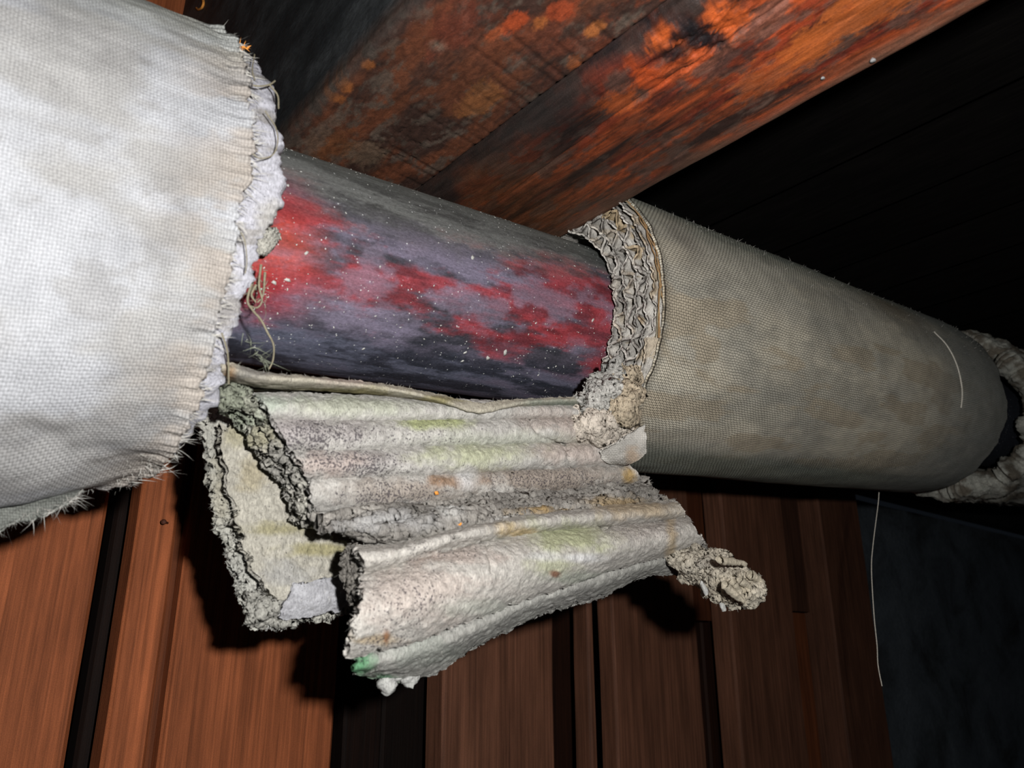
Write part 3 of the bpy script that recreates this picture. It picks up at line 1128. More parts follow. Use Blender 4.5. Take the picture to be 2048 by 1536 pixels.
right = thing('pipe_sleeve', AX + PD * 0.37 - np.array([0, 0, 0.085]), 'grey-beige canvas-wrapped pipe sleeve with an open end of corrugated paper layers', 'pipe sleeve')
th = np.linspace(-np.pi, np.pi, 521)[:-1]
vv = np.linspace(0, 1, 300)
TH, VV = np.meshgrid(th, vv)
e0 = open_end(th) + 0.0018 * (fbm(st(np.cos(th) * 18, np.sin(th) * 18, 0), 4, 132) - 0.5) * 2
e1 = T1 + 0.012 * (fbm(st(np.cos(th) * 5, np.sin(th) * 5, 0), 5, 133, 0.6) - 0.5) * 2 + 0.02 * sstep(0.2, 0.9, th)
TT = e0[None] + (e1 - e0)[None] * VV
rr = r_right(TH, TT)
rr = rr + 0.0016 * np.exp(-((TT - e0[None]) / 0.004) ** 2)
P = cyl(TH, TT, rr)
c = lerp((0.72, 0.665, 0.56), (0.62, 0.585, 0.51), sstep(0.35, 0.62, fbm(st(TH * 5, TT * 18, 0), 4, 134)))
c = lerp(c, (0.30, 0.30, 0.28), 0.40 * sstep(0.46, 0.66, fbm(st(TH * 4 + 3, TT * 14, 4), 5, 135, 0.65)))
c = lerp(c, (0.30, 0.33, 0.29), 0.8 * sstep(0.35, 0.75, TH + 0.25 * (fbm(st(TH * 8, TT * 30, 8), 4, 136) - 0.5)))
c = lerp(c, (0.26, 0.20, 0.13), 0.7 * np.exp(-((TH - 0.52) / 0.20) ** 2 - ((TT - 0.42) / 0.05) ** 2))
c = lerp(c, (0.35, 0.31, 0.27), 0.6 * np.exp(-((TH - 0.45) / 0.35) ** 2 - ((TT - 0.14) / 0.02) ** 2))
c = lerp(c, (0.55, 0.46, 0.34), 0.6 * sstep(0.50, 0.6, fbm(st(TH * 6 + 1, TT * 22, 14), 4, 137)) * (TH < 0))
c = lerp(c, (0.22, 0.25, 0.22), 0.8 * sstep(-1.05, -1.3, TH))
c = lerp(c, (0.33, 0.345, 0.335), 0.85 * sstep(0.40, 0.56, TT + 0.1 * (fbm(st(TH * 6, TT * 16, 21), 4, 138) - 0.5)))  # light falloff painted in: canvas greyed darker towards the far end
c = c * np.array([1.0, 0.995, 0.95])
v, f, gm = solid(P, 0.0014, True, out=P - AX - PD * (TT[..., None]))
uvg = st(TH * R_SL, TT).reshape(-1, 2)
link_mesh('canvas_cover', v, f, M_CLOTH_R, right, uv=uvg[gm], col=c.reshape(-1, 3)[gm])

# paper layers seen at the open end: flat liners and fluted plies between them
TWO = 2 * np.pi
radii = [0.0555, 0.0632, 0.0708, 0.0783, 0.0825]
th = np.linspace(-np.pi, np.pi, 901)[:-1]


def ply(name, rfun, th_n, thick, t_in, base, seed, ragged, ochre):
    tv = np.concatenate([np.linspace(0, 0.018, 10), np.linspace(0.022, 0.10, 8)])
    e = open_end(th) - 0.004 + ragged * (fbm(st(np.cos(th) * 14, np.sin(th) * 14, seed), 4, seed, 0.6) - 0.5) * 2
    TH, TV = np.meshgrid(th, tv)
    TT = e[None] + TV
    crush = np.exp(-TV / 0.012)
    RR = rfun(TH) + crush * 0.0014 * (fbm(st(np.cos(TH) * 20, np.sin(TH) * 20, TT * 120), 4, seed + 1) - 0.5) * 2
    P = cyl(TH, TT, RR)
    v, f, gm = solid(P, thick, True, out=P - AX - PD * TT[..., None], rough=0.5, seed=seed)
    q = fbm(P * 90, 4, seed + 2)
    c = lerp(base, np.asarray(base) * 0.62, sstep(0.45, 0.62, q))
    c = lerp(c, (0.55, 0.36, 0.12), ochre * sstep(0.56, 0.64, fbm(P * 70, 3, seed + 3)))
    return link_mesh(name, v, f, M_CRUMB, right, col=c.reshape(-1, 3)[gm])


for k, r0 in enumerate(radii):
    ply('paper_liner', lambda q, r0=r0: r0 + 0 * q, 900, 0.0011, 0, (0.66, 0.63, 0.58), 150 + 7 * k, 0.004, 0.35 if k > 1 else 0.1)
for k in range(3):
    r0 = (radii[k] + radii[k + 1]) / 2
    kk = 24 + 4 * k

    def flute(q, r0=r0, kk=kk, k=k):
        ph = 1.6 * (fbm(st(np.cos(q) * 6, np.sin(q) * 6, k), 3, 171 + k) - 0.5) * 2
        s = np.sin(kk * q + ph)
        return r0 + 0.0034 * np.sign(s) * np.abs(s) ** 0.75
    ply('fluted_ply', flute, 900, 0.0016, 0, (0.62, 0.59, 0.54), 180 + 7 * k, 0.003, 0.5 if k == 2 else 0.2)
# brown hem of the canvas round the open end
a = np.linspace(-0.4, 1.25, 140)
for k in range(4):
    pts = cyl(a, T0 - 0.0005 + 0.005 * (fbm(st(a * 5, k, 0), 3, 190 + k) - 0.5) * 2, 0.0852 + 0.001 * (fbm(st(a * 7, k, 5), 3, 195 + k) - 0.5))
    v, f = tube(pts, 0.00035)
    link_mesh('hem_thread', v, f, M_THREAD_BROWN if k < 3 else M_THREAD, right)
sl = Slivers()
for k in range(500):
    aa = random.uniform(-1.6, 1.3)
    b = cyl(aa, T0 + random.uniform(-0.003, 0.002), random.choice([0.0555, .0632, .0708, .0783, .085]) + random.gauss(0, .001))
    sl.add(b, -PD + RNG.normal(size=3) * 0.8, random.uniform(0.0012, 0.005), 0.0003, 0.6)
for k in range(900):                                  # nap along the top silhouette
    aa = random.uniform(0.2, 1.2)
    tq = random.uniform(0.12, 0.6)
    o_ = E1 * math.cos(aa) + E2 * math.sin(aa)
    sl.add(cyl(aa, tq, R_SL), o_ + RNG.normal(size=3) * 0.6, random.uniform(0.0008, 0.0022), 0.00025, 0.6)
sl.build('paper_fibres', M_FIBRE, right)
# crushed pulp at the bottom of the open end
for q, (rows, colr) in enumerate((
        ([[(1150, 800, -.050), (1200, 745, -.058), (1240, 720, -.062)], [(1170, 830, -.056), (1215, 790, -.066), (1255, 770, -.068)], [(1190, 860, -.056), (1235, 830, -.064), (1262, 820, -.066)]], (0.45, 0.44, 0.41)),
        ([[(1235, 730, -.060), (1262, 735, -.064), (1285, 725, -.062)], [(1225, 780, -.066), (1255, 790, -.072), (1280, 790, -.068)], [(1220, 845, -.062), (1250, 850, -.068), (1272, 850, -.066)]], (0.50, 0.42, 0.31)),
        ([[(1140, 815, -.046), (1180, 815, -.056), (1250, 820, -.058)], [(1150, 850, -.052), (1200, 850, -.064), (1262, 855, -.064)], [(1170, 890, -.050), (1210, 890, -.058), (1260, 880, -.060)]], (0.47, 0.42, 0.36)))):
    P, S = drape(rows, 90, 90)
    P = flaky(jag(P, 0.004, 200, 200 + q), 0.0045, 150, 5, 205 + q)
    v, f, gm = solid(P, 0.003, rough=0.5, seed=q)
    link_mesh('crushed_pulp', v, f, M_CRUMB, right, col=stains(S, colr, [], 210 + q, 0.7).reshape(-1, 3)[gm])
# torn tongue of canvas folded over the lower edge
P, S = drape([[(1200, 905, -.058), (1240, 880, -.068), (1290, 850, -.074)], [(1215, 922, -.056), (1250, 905, -.066), (1292, 880, -.074)], [(1240, 930, -.054), (1265, 925, -.064), (1292, 905, -.070)]], 70, 50)
P = relief(jag(P, 0.0012, 300, 220), 0.0012, 120, 3, 221)
v, f, gm = solid(P, 0.0012)
link_mesh('canvas_tongue', v, f, M_CLOTH_L, right, uv=(S[..., :2] * 0.00034).reshape(-1, 2)[gm], col=stains(S, (0.52, 0.50, 0.46), [(1265, 910, 20, 22, (0.42, 0.30, 0.2), .7)], 4).reshape(-1, 3)[gm])
# string round the far end
sp = [hit(x, y, lambda q, w: r_right(q, w)) for x, y in ((1866, 665), (1890, 690), (1908, 722), (1918, 755), (1922, 785), (1920, 815))]
v, f = tube(resample_3d(np.array([cyl(a, t, float(r_right(a, t)) + 0.0008) for a, t in sp]), 50), 0.0008)
link_mesh('string', v, f, M_STRING, right)
sp, sz = [], []
r2 = random.Random(5)
for k in range(60):
    x = r2.uniform(1330, 1900)
    y = r2.uniform(480 + (x - 1330) * .36, 930)
    sp.append(hit(x, y, lambda q, w: r_right(q, w)))
    sz.append(r2.choice([.0004, .0005, .0007]) * (1.7 if k < 6 else 1))
flakes('dirt_speck', [cyl(a, t, float(r_right(a, t))) for a, t in sp], [E1 * math.cos(a) + E2 * math.sin(a) for a, t in sp], sz, M_DARKSPECK, right, 1.7)

# ------------------------------------------------------------------ far sleeve at the right edge
far = thing('pipe_sleeve', AX + PD * 0.95 - np.array([0, 0, 0.09]), 'ragged end of a further pipe sleeve, cut off by the right edge', 'pipe sleeve')
th = np.linspace(-np.pi, np.pi, 361)[:-1]
prof = [(0.5, 0.088), (0.3, 0.090), (0.2, 0.090), (0.12, 0.090), (0.08, 0.089), (0.05, 0.089), (0.03, 0.089), (0.015, 0.089), (0.006, 0.088), (0.0, 0.084), (-0.002, 0.079), (0.0, 0.074), (0.003, 0.069), (0.01, 0.066), (0.02, 0.064), (0.05, 0.062), (0.4, 0.062)]
prof = [tuple(q) for q in np.array([np.interp(np.linspace(0, len(prof) - 1, 70), np.arange(len(prof)), np.array(prof)[:, k]) for k in (0, 1)]).T]
TV = np.array([a for a, b in prof])[:, None]
RV = np.array([b for a, b in prof])[:, None]
e = 0.675 + 0.05 * (fbm(st(np.cos(th) * 3, np.sin(th) * 3, 9), 5, 231, 0.6) - 0.5) * 2
TT = e[None] + TV
TH = th[None] + 0 * TT
Q = cyl(TH, TT, RV + 0 * TT)
RR = RV + 0.012 * (fbm(Q * 28, 5, 232, 0.6) - 0.5) + 0.010 * (fbm(Q * 110, 4, 234, 0.6) - 0.5)
P = cyl(TH, TT, RR)
c = lerp((0.42, 0.42, 0.37), (0.16, 0.14, 0.11), sstep(0.42, 0.6, fbm(Q * 60, 4, 233)))
link_mesh('plaster_core', P, grid_faces(len(prof), len(th), True), M_CRUMB, far, col=c)

# ------------------------------------------------------------------ torn insulation hanging below the pipe
WHITE, PINK, LIME, OLIVE = (0.66, 0.64, 0.60), (0.62, 0.50, 0.44), (0.55, 0.60, 0.30), (0.42, 0.38, 0.19)
GREY, BROWN, OCHRE, MOULD = (0.36, 0.35, 0.33), (0.30, 0.22, 0.16), (0.62, 0.42, 0.17), (0.20, 0.15, 0.18)


def paper_part(name, rows, nu, nv, th, base, spots, parent, bulge=0.0, power=0.7, jg=0.002, jf=260, rl=0.0008, rf=160, seed=0, ends=(1, 1, 1, 1),
               mat=None, rough=0.5, fib=0, flf=0, cracks=(), sl=None, lin=False, var=0.2, reach=0.08, sides='tbse', mould=(), grain=(0.55, 1.0, 1.0)):
    P, S = drape(rows, nu, nv, bulge, power, lin=lin)
    P = jag(P, jg, jf, seed, ends, reach)
    P = flaky(P, rl, rf, 5, seed + 1, grain) if mat is M_CRUMB else relief(P, rl * 0.5, rf * 0.8, 4, seed + 1)
    if cracks:
        n = normals(P)
        if (n * (CAM - P)).sum() < 0:
            n = -n
        wob = (fbm(st(S[..., 0] * 0.06, S[..., 1] * 0.06, 0), 3, seed + 2) - 0.5) * 9
        for poly, wd_, dp in cracks:
            pl = resample([(a, b, 0) for a, b in poly], 60)[:, :2]
            d = np.full(S.shape[:2], 1e9)
            for a in pl:
                d = np.minimum(d, np.hypot(S[..., 0] + wob - a[0], S[..., 1] + wob - a[1]))
            P = P - n * (dp * np.exp(-(d / wd_) ** 2))[..., None]
    v, f, gm = solid(P, th, rough=rough, seed=seed)
    c = stains(S, base, spots, seed + 3, var) * 0.72
    al = np.ones(S.shape[:2])
    e = fbm(st(S[..., 0] * 0.05, S[..., 1] * 0.08, 2.2), 4, seed + 8, 0.65) - 0.5
    for (x, y, rx, ry, a) in mould:
        al = al - a * (1 - sstep(0.2, 1.2, np.hypot((S[..., 0] - x) / rx, (S[..., 1] - y) / ry) + e))
    c = np.concatenate([c, np.clip(al, 0, 1)[..., None]], -1)
    o = link_mesh(name, v, f, mat or M_PAPER, parent, col=c.reshape(-1, 4)[gm])
    if sl is not None:
        if fib:
            fringe(sl, P, int(fib * 1.6), 0.0015, 0.00018, sides=sides)
        if flf:
            fluff(sl, P, flf, 0.0016)
    return o


# --- back panel with its L-shaped torn edge
panel = thing('torn_insulation_panel', at(540, 1250, 1, 0.0), 'flat yellow-grey torn paper panel hanging behind, with a crumbling left edge', 'insulation')
sl = Slivers()
paper_part('outer_ply', [[(400, 812, .006), (440, 792, .006), (520, 800, .006), (760, 860, .006)], [(424, 1000, .006), (470, 1000, .006), (560, 1000, .006), (760, 1000, .006)],
                         [(452, 1100, .005), (500, 1105, .005), (580, 1110, .005), (750, 1110, .005)], [(480, 1185, .004), (520, 1200, .004), (600, 1190, .004), (740, 1170, .004)],
                         [(502, 1246, .002), (545, 1255, .002), (620, 1238, .002), (735, 1215, .002)]], 200, 220, 0.004, (0.66, 0.65, 0.58),
           [(470, 1150, 40, 60, (0.5, 0.5, 0.47), .5), (440, 980, 25, 80, (0.45, 0.40, 0.28), .5), (540, 1240, 40, 20, (0.6, 0.6, 0.6), .5)], panel, seed=240, jg=0.0035, jf=190, rl=0.0012, mat=M_CRUMB,
           fib=500, flf=300, sl=sl, rough=0.7, var=0.4, sides='bss')
paper_part('inner_ply', [[(436, 850, -.007), (520, 850, -.007), (640, 850, -.007), (770, 860, -.007)], [(452, 960, -.008), (530, 970, -.008), (640, 970, -.008), (770, 970, -.008)],
                         [(482, 1090, -.009), (550, 1095, -.009), (640, 1095, -.009), (760, 1090, -.009)], [(522, 1168, -.010), (570, 1180, -.010), (650, 1172, -.010), (750, 1160, -.010)],
                         [(552, 1200, -.010), (600, 1192, -.010), (660, 1185, -.010), (750, 1170, -.010)]], 200, 180, 0.0032, (0.60, 0.57, 0.49),
           [(560, 1060, 90, 16, OLIVE, .7), (640, 1100, 90, 18, OLIVE, .8), (500, 950, 40, 40, (0.50, 0.42, 0.24), .5), (560, 1150, 60, 30, (0.45, 0.45, 0.45), .6),
            (480, 870, 40, 30, OLIVE, .5)], panel, seed=250, jg=0.0025, jf=230, rl=0.0009, rf=110, fib=350, flf=500, sl=sl, rough=0.7, sides='s')
paper_part('grey_patch', [[(590, 1168, -.014), (640, 1160, -.016), (700, 1150, -.016)], [(572, 1200, -.012), (630, 1195, -.016), (700, 1190, -.016)], [(560, 1236, -.008), (630, 1228, -.012), (700, 1212, -.012)]],
           110, 80, 0.002, (0.55, 0.55, 0.58), [], panel, seed=260, jg=0.002, jf=260, rl=0.0012, rf=90, fib=120, flf=200, sl=sl)
paper_part('torn_crumb', [[(492, 1185, -.004), (520, 1180, -.006), (560, 1190, -.006)], [(498, 1220, -.004), (530, 1215, -.008), (575, 1222, -.006)], [(490, 1244, 0), (540, 1254, -.002), (585, 1240, -.002)]],
           70, 60, 0.003, (0.52, 0.51, 0.46), [], panel, seed=265, jg=0.004, jf=200, rl=0.004, rf=170, mat=M_CRUMB, fib=150, sl=sl, rough=0.7)
sl.build('paper_fibres', M_FIBRE, panel)

# --- corrugated pad
pad = thing('corrugated_insulation_pad', at(900, 1040, 1, -0.03), 'pale corrugated paper pad with long flutes hanging right under the bare pipe', 'insulation')
sl = Slivers()
Rr = [
    [(500, 790, -.036), (640, 793, -.038), (830, 800, -.040), (1000, 806, -.042), (1160, 812, -.044)],
    [(545, 838, -.040), (640, 842, -.042), (780, 842, -.043), (1050, 838, -.045), (1170, 836, -.047)],
    [(578, 901, -.042), (700, 902, -.044), (850, 893, -.045), (1000, 889, -.046), (1200, 884, -.048)],
    [(612, 958, -.042), (720, 954, -.044), (900, 948, -.045), (1050, 940, -.046), (1255, 930, -.048)],
    [(628, 1026, -.038), (740, 1022, -.040), (900, 1004, -.041), (1060, 990, -.042), (1285, 966, -.044)],
]
pad_spots = [(640, 865, 130, 30, MOULD, .35), (700, 925, 130, 28, MOULD, .30), (650, 930, 90, 26, PINK, .6), (860, 850, 80, 14, LIME, .9), (950, 910, 130, 26, LIME, .55),
             (540, 812, 60, 20, (0.5, 0.58, 0.48), .7), (700, 815, 160, 18, (0.56, 0.60, 0.45), .6), (800, 985, 200, 26, BROWN, .55), (1080, 960, 190, 28, BROWN, .65),
             (900, 965, 60, 12, (0.36, 0.2, 0.1), .7), (690, 1000, 80, 30, GREY, .5), (1090, 840, 70, 26, PINK, .5), (1170, 860, 60, 40, PINK, .5), (1130, 905, 90, 26, PINK, .6),
             (930, 958, 24, 24, (0.85, 0.85, 0.85), .8), (1000, 880, 200, 20, (0.62, 0.66, 0.52), .4), (1255, 950, 14, 14, OCHRE, .9), (1230, 985, 70, 18, (0.6, 0.46, 0.28), .6),
             (580, 850, 60, 30, (0.55, 0.5, 0.5), .4)]
paper_part('corrugated_sheet', Rr, 340, 200, 0.0026, WHITE, pad_spots, pad, bulge=0.0066, power=0.62, jg=0.0025, jf=230, rl=0.0010, rf=120, seed=270, fib=500, flf=1600, sl=sl,
           cracks=[([(1058, 840), (1075, 868), (1110, 882), (1130, 890), (1133, 910)], 3.0, 0.006), ([(1190, 820), (1180, 850), (1170, 880)], 3.0, 0.004), ([(1130, 910), (1140, 935)], 2.5, .004),
                   ([(940, 985), (960, 1000)], 3, .003), ([(1020, 950), (1030, 985)], 3, .004), ([(980, 958), (985, 985)], 3, .003)], var=0.12, reach=0.05, mould=[(650, 870, 120, 30, 1.0), (720, 930, 130, 30, 1.0), (620, 900, 60, 60, .6), (800, 985, 160, 30, .6), (1100, 960, 180, 30, .8), (860, 870, 120, 30, .5), (760, 1000, 120, 40, .4)])
# plies showing along its left side, each torn back a little further
for q, (dx, dy, yy, ln) in enumerate(((-26, 10, 0.008, 120), (-52, 14, 0.016, 110), (-74, 16, 0.022, 90))):
    rows = []
    for r in Rr:
        x0, y0, d0 = r[0]
        k_ = (y0 - 790) / 236.0
        dxx = dx * (1.0 - 0.45 * k_) + (10 if q else 0) * k_
        rows.append([(x0 + dxx, y0 + dy * (0.4 + k_), d0 + yy), (x0 + dxx + ln * 0.5, y0 + dy * (0.4 + k_), d0 + yy), (x0 + dxx + ln, y0 + dy * (0.4 + k_) - 4, d0 + yy)])
    paper_part('torn_ply', rows, 90, 170, 0.0028, (0.62, 0.60, 0.53), [(480, 830, 60, 40, (0.30, 0.38, 0.26), .6), (560, 960, 60, 60, GREY, .5), (520, 880, 30, 30, OLIVE, .5)], pad, grain=(0.6, 1, 1), bulge=0.004, jg=0.0045, jf=210,
               rl=0.0026, rf=190, seed=280 + 5 * q, mat=M_CRUMB, fib=260, sl=sl, rough=0.8, var=0.5, reach=0.25, sides='sbs')
# crumbling underside between the pad and the roll below it
paper_part('torn_underside', [[(622, 1018, -.038), (760, 1012, -.042), (900, 1000, -.043), (1060, 986, -.044), (1285, 962, -.046)], [(640, 1040, -.046), (760, 1040, -.052), (900, 1024, -.054), (1060, 1004, -.054), (1300, 980, -.052)],
                              [(655, 1052, -.050), (780, 1062, -.056), (920, 1042, -.058), (1080, 1020, -.058), (1325, 995, -.054)], [(690, 1062, -.044), (800, 1080, -.050), (940, 1062, -.054), (1100, 1036, -.054), (1345, 1008, -.050)],
                              [(740, 1075, -.030), (820, 1096, -.040), (950, 1082, -.046), (1110, 1056, -.048), (1340, 1026, -.044)]],
           300, 120, 0.003, (0.36, 0.34, 0.31), [(760, 1048, 110, 14, (0.6, 0.6, 0.6), .7), (900, 1030, 40, 14, (0.66, 0.66, 0.64), .7), (930, 1062, 90, 12, (0.26, 0.24, 0.2), .6), (1080, 1020, 70, 10, OCHRE, .8),
                                                 (1230, 1005, 90, 12, OCHRE, .5), (1010, 1045, 50, 10, (0.7, 0.7, 0.68), .6), (1130, 1000, 60, 10, (0.22, 0.2, 0.18), .6)],
           pad, grain=(0.2, 1.0, 1.0), seed=300, jg=0.003, jf=210, rl=0.0036, rf=190, mat=M_CRUMB, fib=400, flf=700, sl=sl, rough=0.8, var=0.8, reach=0.06)
sl.build('paper_fibres', M_FIBRE, pad)
ch = [at(x, y, 1, yy) for x, y, yy in ((874, 985, -.052), (920, 1047, -.062), (783, 1108, -.066), (1262, 1258, -.07))]
flakes('rust_chip', ch[:3], [np.array([0, -1.0, 0])] * 3, [.0011, .0014, .0009], M_ORANGE, pad)

# --- thin liner strip lying along the underside of the pipe
strip = thing('paper_liner_strip', at(800, 790, 1, -0.03), 'thin ragged paper strip between the bare pipe and the corrugated pad', 'insulation')
sl = Slivers()
paper_part('paper_sheet', [[(440, 722, -.054), (520, 744, -.053), (640, 757, -.051), (780, 772, -.050), (880, 792, -.050), (950, 806, -.052), (1050, 799, -.052), (1165, 795, -.052)],
                           [(445, 736, -.056), (520, 756, -.055), (640, 764, -.054), (780, 780, -.053), (880, 801, -.053), (955, 823, -.054), (1050, 806, -.054), (1170, 800, -.053)],
                           [(450, 752, -.048), (520, 768, -.046), (640, 776, -.044), (780, 790, -.042), (880, 806, -.042), (955, 815, -.046), (1050, 812, -.046), (1170, 808, -.048)],
                           [(455, 772, -.020), (520, 780, -.018), (640, 786, -.016), (780, 797, -.014), (880, 808, -.014), (955, 812, -.020), (1050, 815, -.024), (1170, 815, -.030)]],
           320, 60, 0.0012, (0.58, 0.54, 0.44), [(520, 745, 90, 16, (0.28, 0.27, 0.25), .8), (640, 785, 200, 12, (0.34, 0.30, 0.13), .8), (860, 800, 120, 8, (0.34, 0.30, 0.13), .8), (1110, 806, 70, 10, (0.30, 0.36, 0.30), .8),
                                                 (720, 762, 90, 8, PINK, .8), (460, 745, 16, 14, (0.45, 0.25, 0.1), .7)],
           strip, seed=310, jg=0.0016, jf=320, rl=0.0006, rf=200, fib=500, sl=sl, rough=0.6, ends=(1, 0, 1, 1), sides='t', reach=0.06)
sl.build('paper_fibres', M_FIBRE, strip)
# mossy tuft where it tucks into the left sleeve
paper_part('green_pulp', [[(440, 785, -.038), (470, 776, -.038), (500, 790, -.038)], [(440, 802, -.038), (468, 797, -.040), (506, 806, -.040)], [(445, 820, -.034), (475, 812, -.040), (508, 816, -.036)]],
           70, 60, 0.003, (0.30, 0.32, 0.25), [(440, 840, 30, 20, (0.5, 0.48, 0.4), .7), (500, 810, 20, 30, (0.5, 0.5, 0.42), .7)], strip, grain=(1, 1, 1), seed=318, jg=0.004, jf=220, rl=0.0035, rf=260, mat=M_CRUMB, rough=0.8, var=0.6)

# --- lower folded roll
roll = thing('folded_insulation_piece', at(900, 1300, 1, -0.06), 'pale folded corrugated paper piece hanging lowest, with a frayed tail to the right', 'insulation')
sl = Slivers()
roll_spots = [(1130, 1075, 110, 36, LIME, .65), (1100, 1130, 60, 24, LIME, .45), (1160, 1115, 60, 10, (0.85, 0.85, 0.85), .8), (1080, 1115, 40, 10, (0.8, 0.8, 0.8), .6), (830, 1190, 150, 70, PINK, .5),
              (900, 1120, 110, 22, PINK, .6), (1280, 1060, 110, 30, (0.58, 0.52, 0.48), .5), (1340, 1075, 14, 40, OCHRE, .5), (1270, 1020, 120, 14, (0.6, 0.46, 0.28), .7), (750, 1275, 60, 12, OCHRE, .5),
              (1040, 1060, 50, 10, OCHRE, .6), (1200, 1150, 150, 14, (0.5, 0.56, 0.46), .5), (960, 1210, 120, 20, (0.6, 0.64, 0.56), .5), (1105, 1145, 14, 8, (0.3, 0.1, 0.05), .8), (770, 1270, 8, 14, (0.45, 0.2, 0.08), .8)]
paper_part('folded_sheet', [[(705, 1096, -.050), (800, 1092, -.052), (900, 1064, -.054), (1000, 1044, -.054), (1100, 1028, -.053), (1230, 1012, -.052), (1350, 1002, -.050)],
                            [(728, 1148, -.058), (800, 1132, -.061), (900, 1100, -.062), (1000, 1078, -.062), (1100, 1062, -.060), (1230, 1052, -.058), (1372, 1036, -.056)],
                            [(690, 1310, -.064), (800, 1285, -.066), (900, 1252, -.066), (1010, 1208, -.066), (1120, 1172, -.064), (1250, 1128, -.062), (1412, 1092, -.058)]],
           340, 190, 0.0028, (0.65, 0.62, 0.57), roll_spots, roll, mould=[(800, 1200, 130, 90, .6), (760, 1290, 70, 30, .7), (900, 1110, 120, 30, .6), (1280, 1060, 100, 30, .4)], bulge=0.013, power=0.8, jg=0.0028, jf=230, rl=0.0011, rf=110, seed=320, fib=700, flf=1700, sl=sl, var=0.12, reach=0.05,
           cracks=[([(958, 1075), (975, 1110), (978, 1150)], 2.5, .003), ([(1190, 1040), (1205, 1062), (1230, 1050)], 2.5, .004)])
paper_part('lower_ply', [[(700, 1290, -.052), (820, 1262, -.056), (950, 1218, -.056), (1060, 1172, -.055), (1170, 1140, -.054), (1300, 1105, -.052), (1390, 1090, -.050)],
                         [(715, 1330, -.060), (830, 1305, -.062), (950, 1258, -.062), (1060, 1206, -.060), (1170, 1172, -.058), (1300, 1128, -.056), (1395, 1108, -.054)],
                         [(728, 1348, -.044), (845, 1352, -.040), (960, 1285, -.040), (1080, 1228, -.039), (1190, 1196, -.040), (1290, 1150, -.042), (1400, 1150, -.044)]],
           320, 90, 0.0022, (0.47, 0.465, 0.43), [(722, 1335, 26, 26, (0.10, 0.34, 0.15), .85), (765, 1350, 40, 8, (0.14, 0.38, 0.19), .7), (850, 1300, 120, 26, (0.42, 0.45, 0.40), .6), (1130, 1200, 120, 14, (0.62, 0.61, 0.57), .6),
                                                 (1170, 1185, 40, 20, GREY, .6)],
           roll, grain=(0.3, 1.0, 1.0), seed=330, jg=0.0065, jf=230, rl=0.0012, rf=130, fib=600, flf=300, sl=sl, rough=0.7, ends=(0, 1, 1, 1), reach=0.14, sides='bbbse')
paper_part('torn_corner', [[(690, 1098, -.048), (706, 1092, -.052), (735, 1100, -.058)], [(688, 1150, -.044), (705, 1150, -.050), (730, 1150, -.060)], [(700, 1200, -.044), (706, 1195, -.050), (716, 1190, -.060)]],
           60, 70, 0.002, (0.30, 0.28, 0.25), [], roll, seed=340, jg=0.003, jf=260, rl=0.002, rf=200, mat=M_CRUMB, fib=100, sl=sl, rough=0.6)
paper_part('frayed_tail', [[(1330, 1098, -.058), (1400, 1102, -.070), (1450, 1112, -.082), (1490, 1140, -.092), (1522, 1172, -.098)], [(1350, 1122, -.062), (1400, 1132, -.076), (1440, 1150, -.090), (1480, 1172, -.098), (1520, 1188, -.102)],
                           [(1365, 1150, -.058), (1400, 1172, -.070), (1432, 1196, -.080), (1468, 1208, -.088), (1505, 1210, -.094)]],
           150, 90, 0.0035, (0.66, 0.60, 0.49), [(1470, 1170, 40, 24, (0.60, 0.50, 0.34), .6), (1420, 1130, 50, 14, (0.46, 0.43, 0.38), .6)], roll, grain=(0.35, 0.6, 1.0), seed=350, jg=0.005, jf=190, rl=0.0030, rf=190, mat=M_CRUMB, fib=420, sl=sl,
           rough=0.8, var=0.3, reach=0.22, sides='tbee')
# nibs of pulp dangling from the lower edge
for q, (x, y, x2, y2, w_) in enumerate(((768, 1350, 780, 1384, .0034), (812, 1335, 824, 1368, .0036), (792, 1345, 796, 1360, .0022), (1436, 1180, 1447, 1222, .0013), (1484, 1196, 1492, 1218, .0013), (1402, 1160, 1412, 1188, .0012))):
    yy = -.043 if x < 1000 else (-.084 if x < 1460 else -.094)
    a, b = at(x, y, 1, yy), at(x2, y2, 1, yy)
    pts = np.linspace(a, b, 22) + np.array([0, 0, 0])
    v, f = tube(pts, w_, 12, taper=lambda q_: np.sqrt(np.clip(1.0 - np.abs(2 * q_ - 1.15) ** 2.6 * 0.75, 0.02, 1)))
    v = v + (np.stack([fbm(v * 320, 4, 360 + k + q) for k in range(3)], -1) - 0.5) * w_ * 1.3
    link_mesh('pulp_nib', v, f, M_CRUMB, roll, col=(0.44, 0.44, 0.42))
for q, pts in enumerate((((1500, 1150), (1518, 1160), (1525, 1178)), ((1480, 1160), (1505, 1180), (1512, 1192)), ((1465, 1165), (1485, 1195), (1488, 1205)), ((1440, 1120), (1470, 1125), (1492, 1128)), ((1450, 1170), (1470, 1190), (1490, 1205)))):
    pp = np.array([at(x, y, 1, -.101) for x, y in pts])
    v, f = tube(resample_3d(pp, 20), 0.0022, 8, taper=lambda q_: 1.0 - 0.5 * q_)
    v = v + (np.stack([fbm(v * 380, 4, 380 + k + q) for k in range(3)], -1) - 0.5) * 0.0026
    link_mesh('pulp_shred', v, f, M_CRUMB, roll, col=(0.46, 0.41, 0.32))
sl.build('paper_fibres', M_FIBRE, roll)

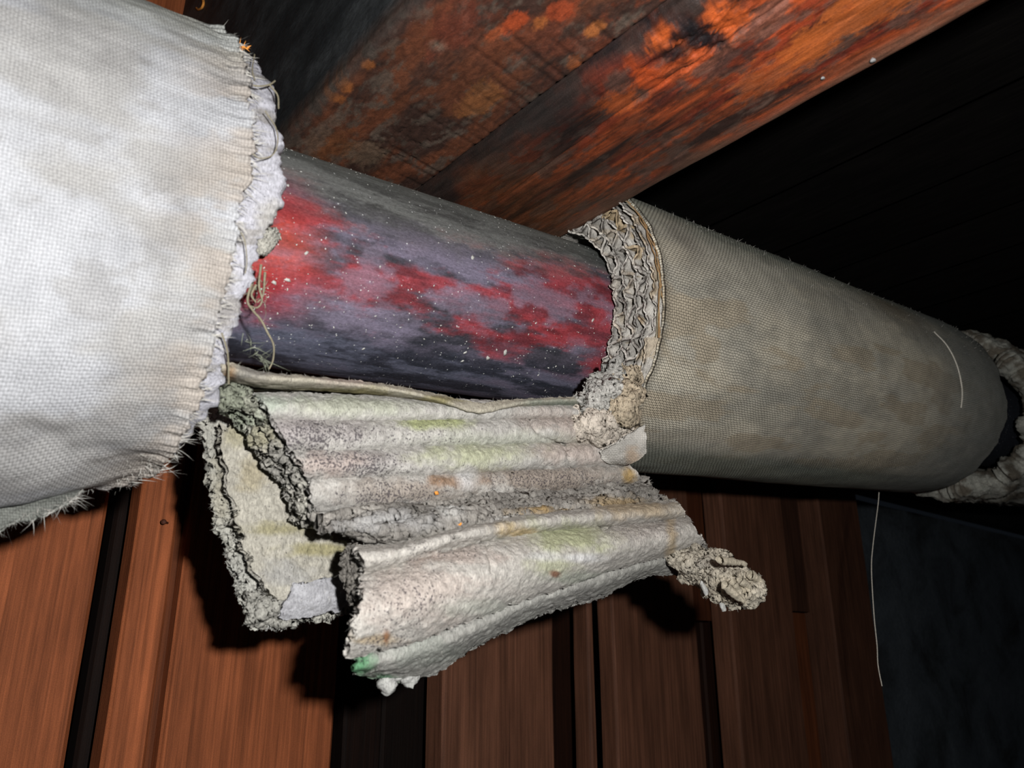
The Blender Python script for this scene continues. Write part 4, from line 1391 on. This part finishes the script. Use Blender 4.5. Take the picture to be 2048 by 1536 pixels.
# ------------------------------------------------------------------ small things
v, f = tube(resample_3d(np.array([at(x, y, 1, -0.01) for x, y in ((1758, 985), (1756, 1010), (1746, 1090), (1743, 1140), (1748, 1230), (1754, 1290), (1756, 1330), (1764, 1372))]), 90), 0.0004)
tag(link_mesh('hanging_thread', v, f, M_STRING), 'single long thread hanging straight down below the right sleeve', 'thread')
v, f = tube(resample_3d(np.array([at(x, y, 0, -0.071) for x, y in ((404, -8), (407, 5), (404, 15), (397, 19), (393, 16))]), 30), 0.0011, 7, taper=lambda q: 1.0 - 0.35 * q)
tag(link_mesh('wood_shaving', v, f, M_ORANGE), 'curled orange wood shaving at the top of the sooty joist side', 'shaving')
p = at(425, 62, 0, -0.0705)
q = flakes('wood_chip', [p], [np.array([-1.0, 0, 0])], [0.0022], M_ORANGE, None)
q['kind'] = 'thing'
tag(q, 'small ochre wood chip on the sooty joist side, above the left sleeve', 'chip')


def nail(p, d, length, r, label, mat, group=None):
    t = thing('nail', p, label, 'nail', group)
    p, d = np.array(p), np.array(d, float)
    d /= np.linalg.norm(d)
    v, f = tube(np.array([p, p + d * length * 0.5, p + d * length]), r * 0.45, 8)
    link_mesh('shank', v, f, mat, t)
    pts = np.array([p + d * (length - r * 0.45), p + d * (length - r * 0.4), p + d * length, p + d * (length + r * 0.2), p + d * (length + r * 0.22)])
    v, f = tube(pts, r, 10)
    v = v.reshape(5, 10, 3)
    v[0] = v[0].mean(0) + (v[0] - v[0].mean(0)) * 0.4
    v[4] = v[4].mean(0) + (v[4] - v[4].mean(0)) * 0.05
    link_mesh('nail_head', v.reshape(-1, 3), f, mat, t)


nail(at(1745, 117, 2, ZB - 0.0015), (0, 0, -1), 0.0012, 0.0012, 'shiny nail head near the far edge of the orange joist, the higher of two', M_NAIL)
nail(at(1645, 153, 2, ZB - 0.0015), (0, 0, -1), 0.0010, 0.0009, 'small pale nail head on the orange joist, below and left of a larger one', M_NAIL)
nail(at(335, 1046, 1, W), (-0.55, -1, -0.1), 0.012, 0.0018, 'rusty nail sticking out of the narrow red board below the left sleeve', M_RUSTNAIL)

for o in bpy.data.objects:
    if '_base' in o:
        del o['_base']
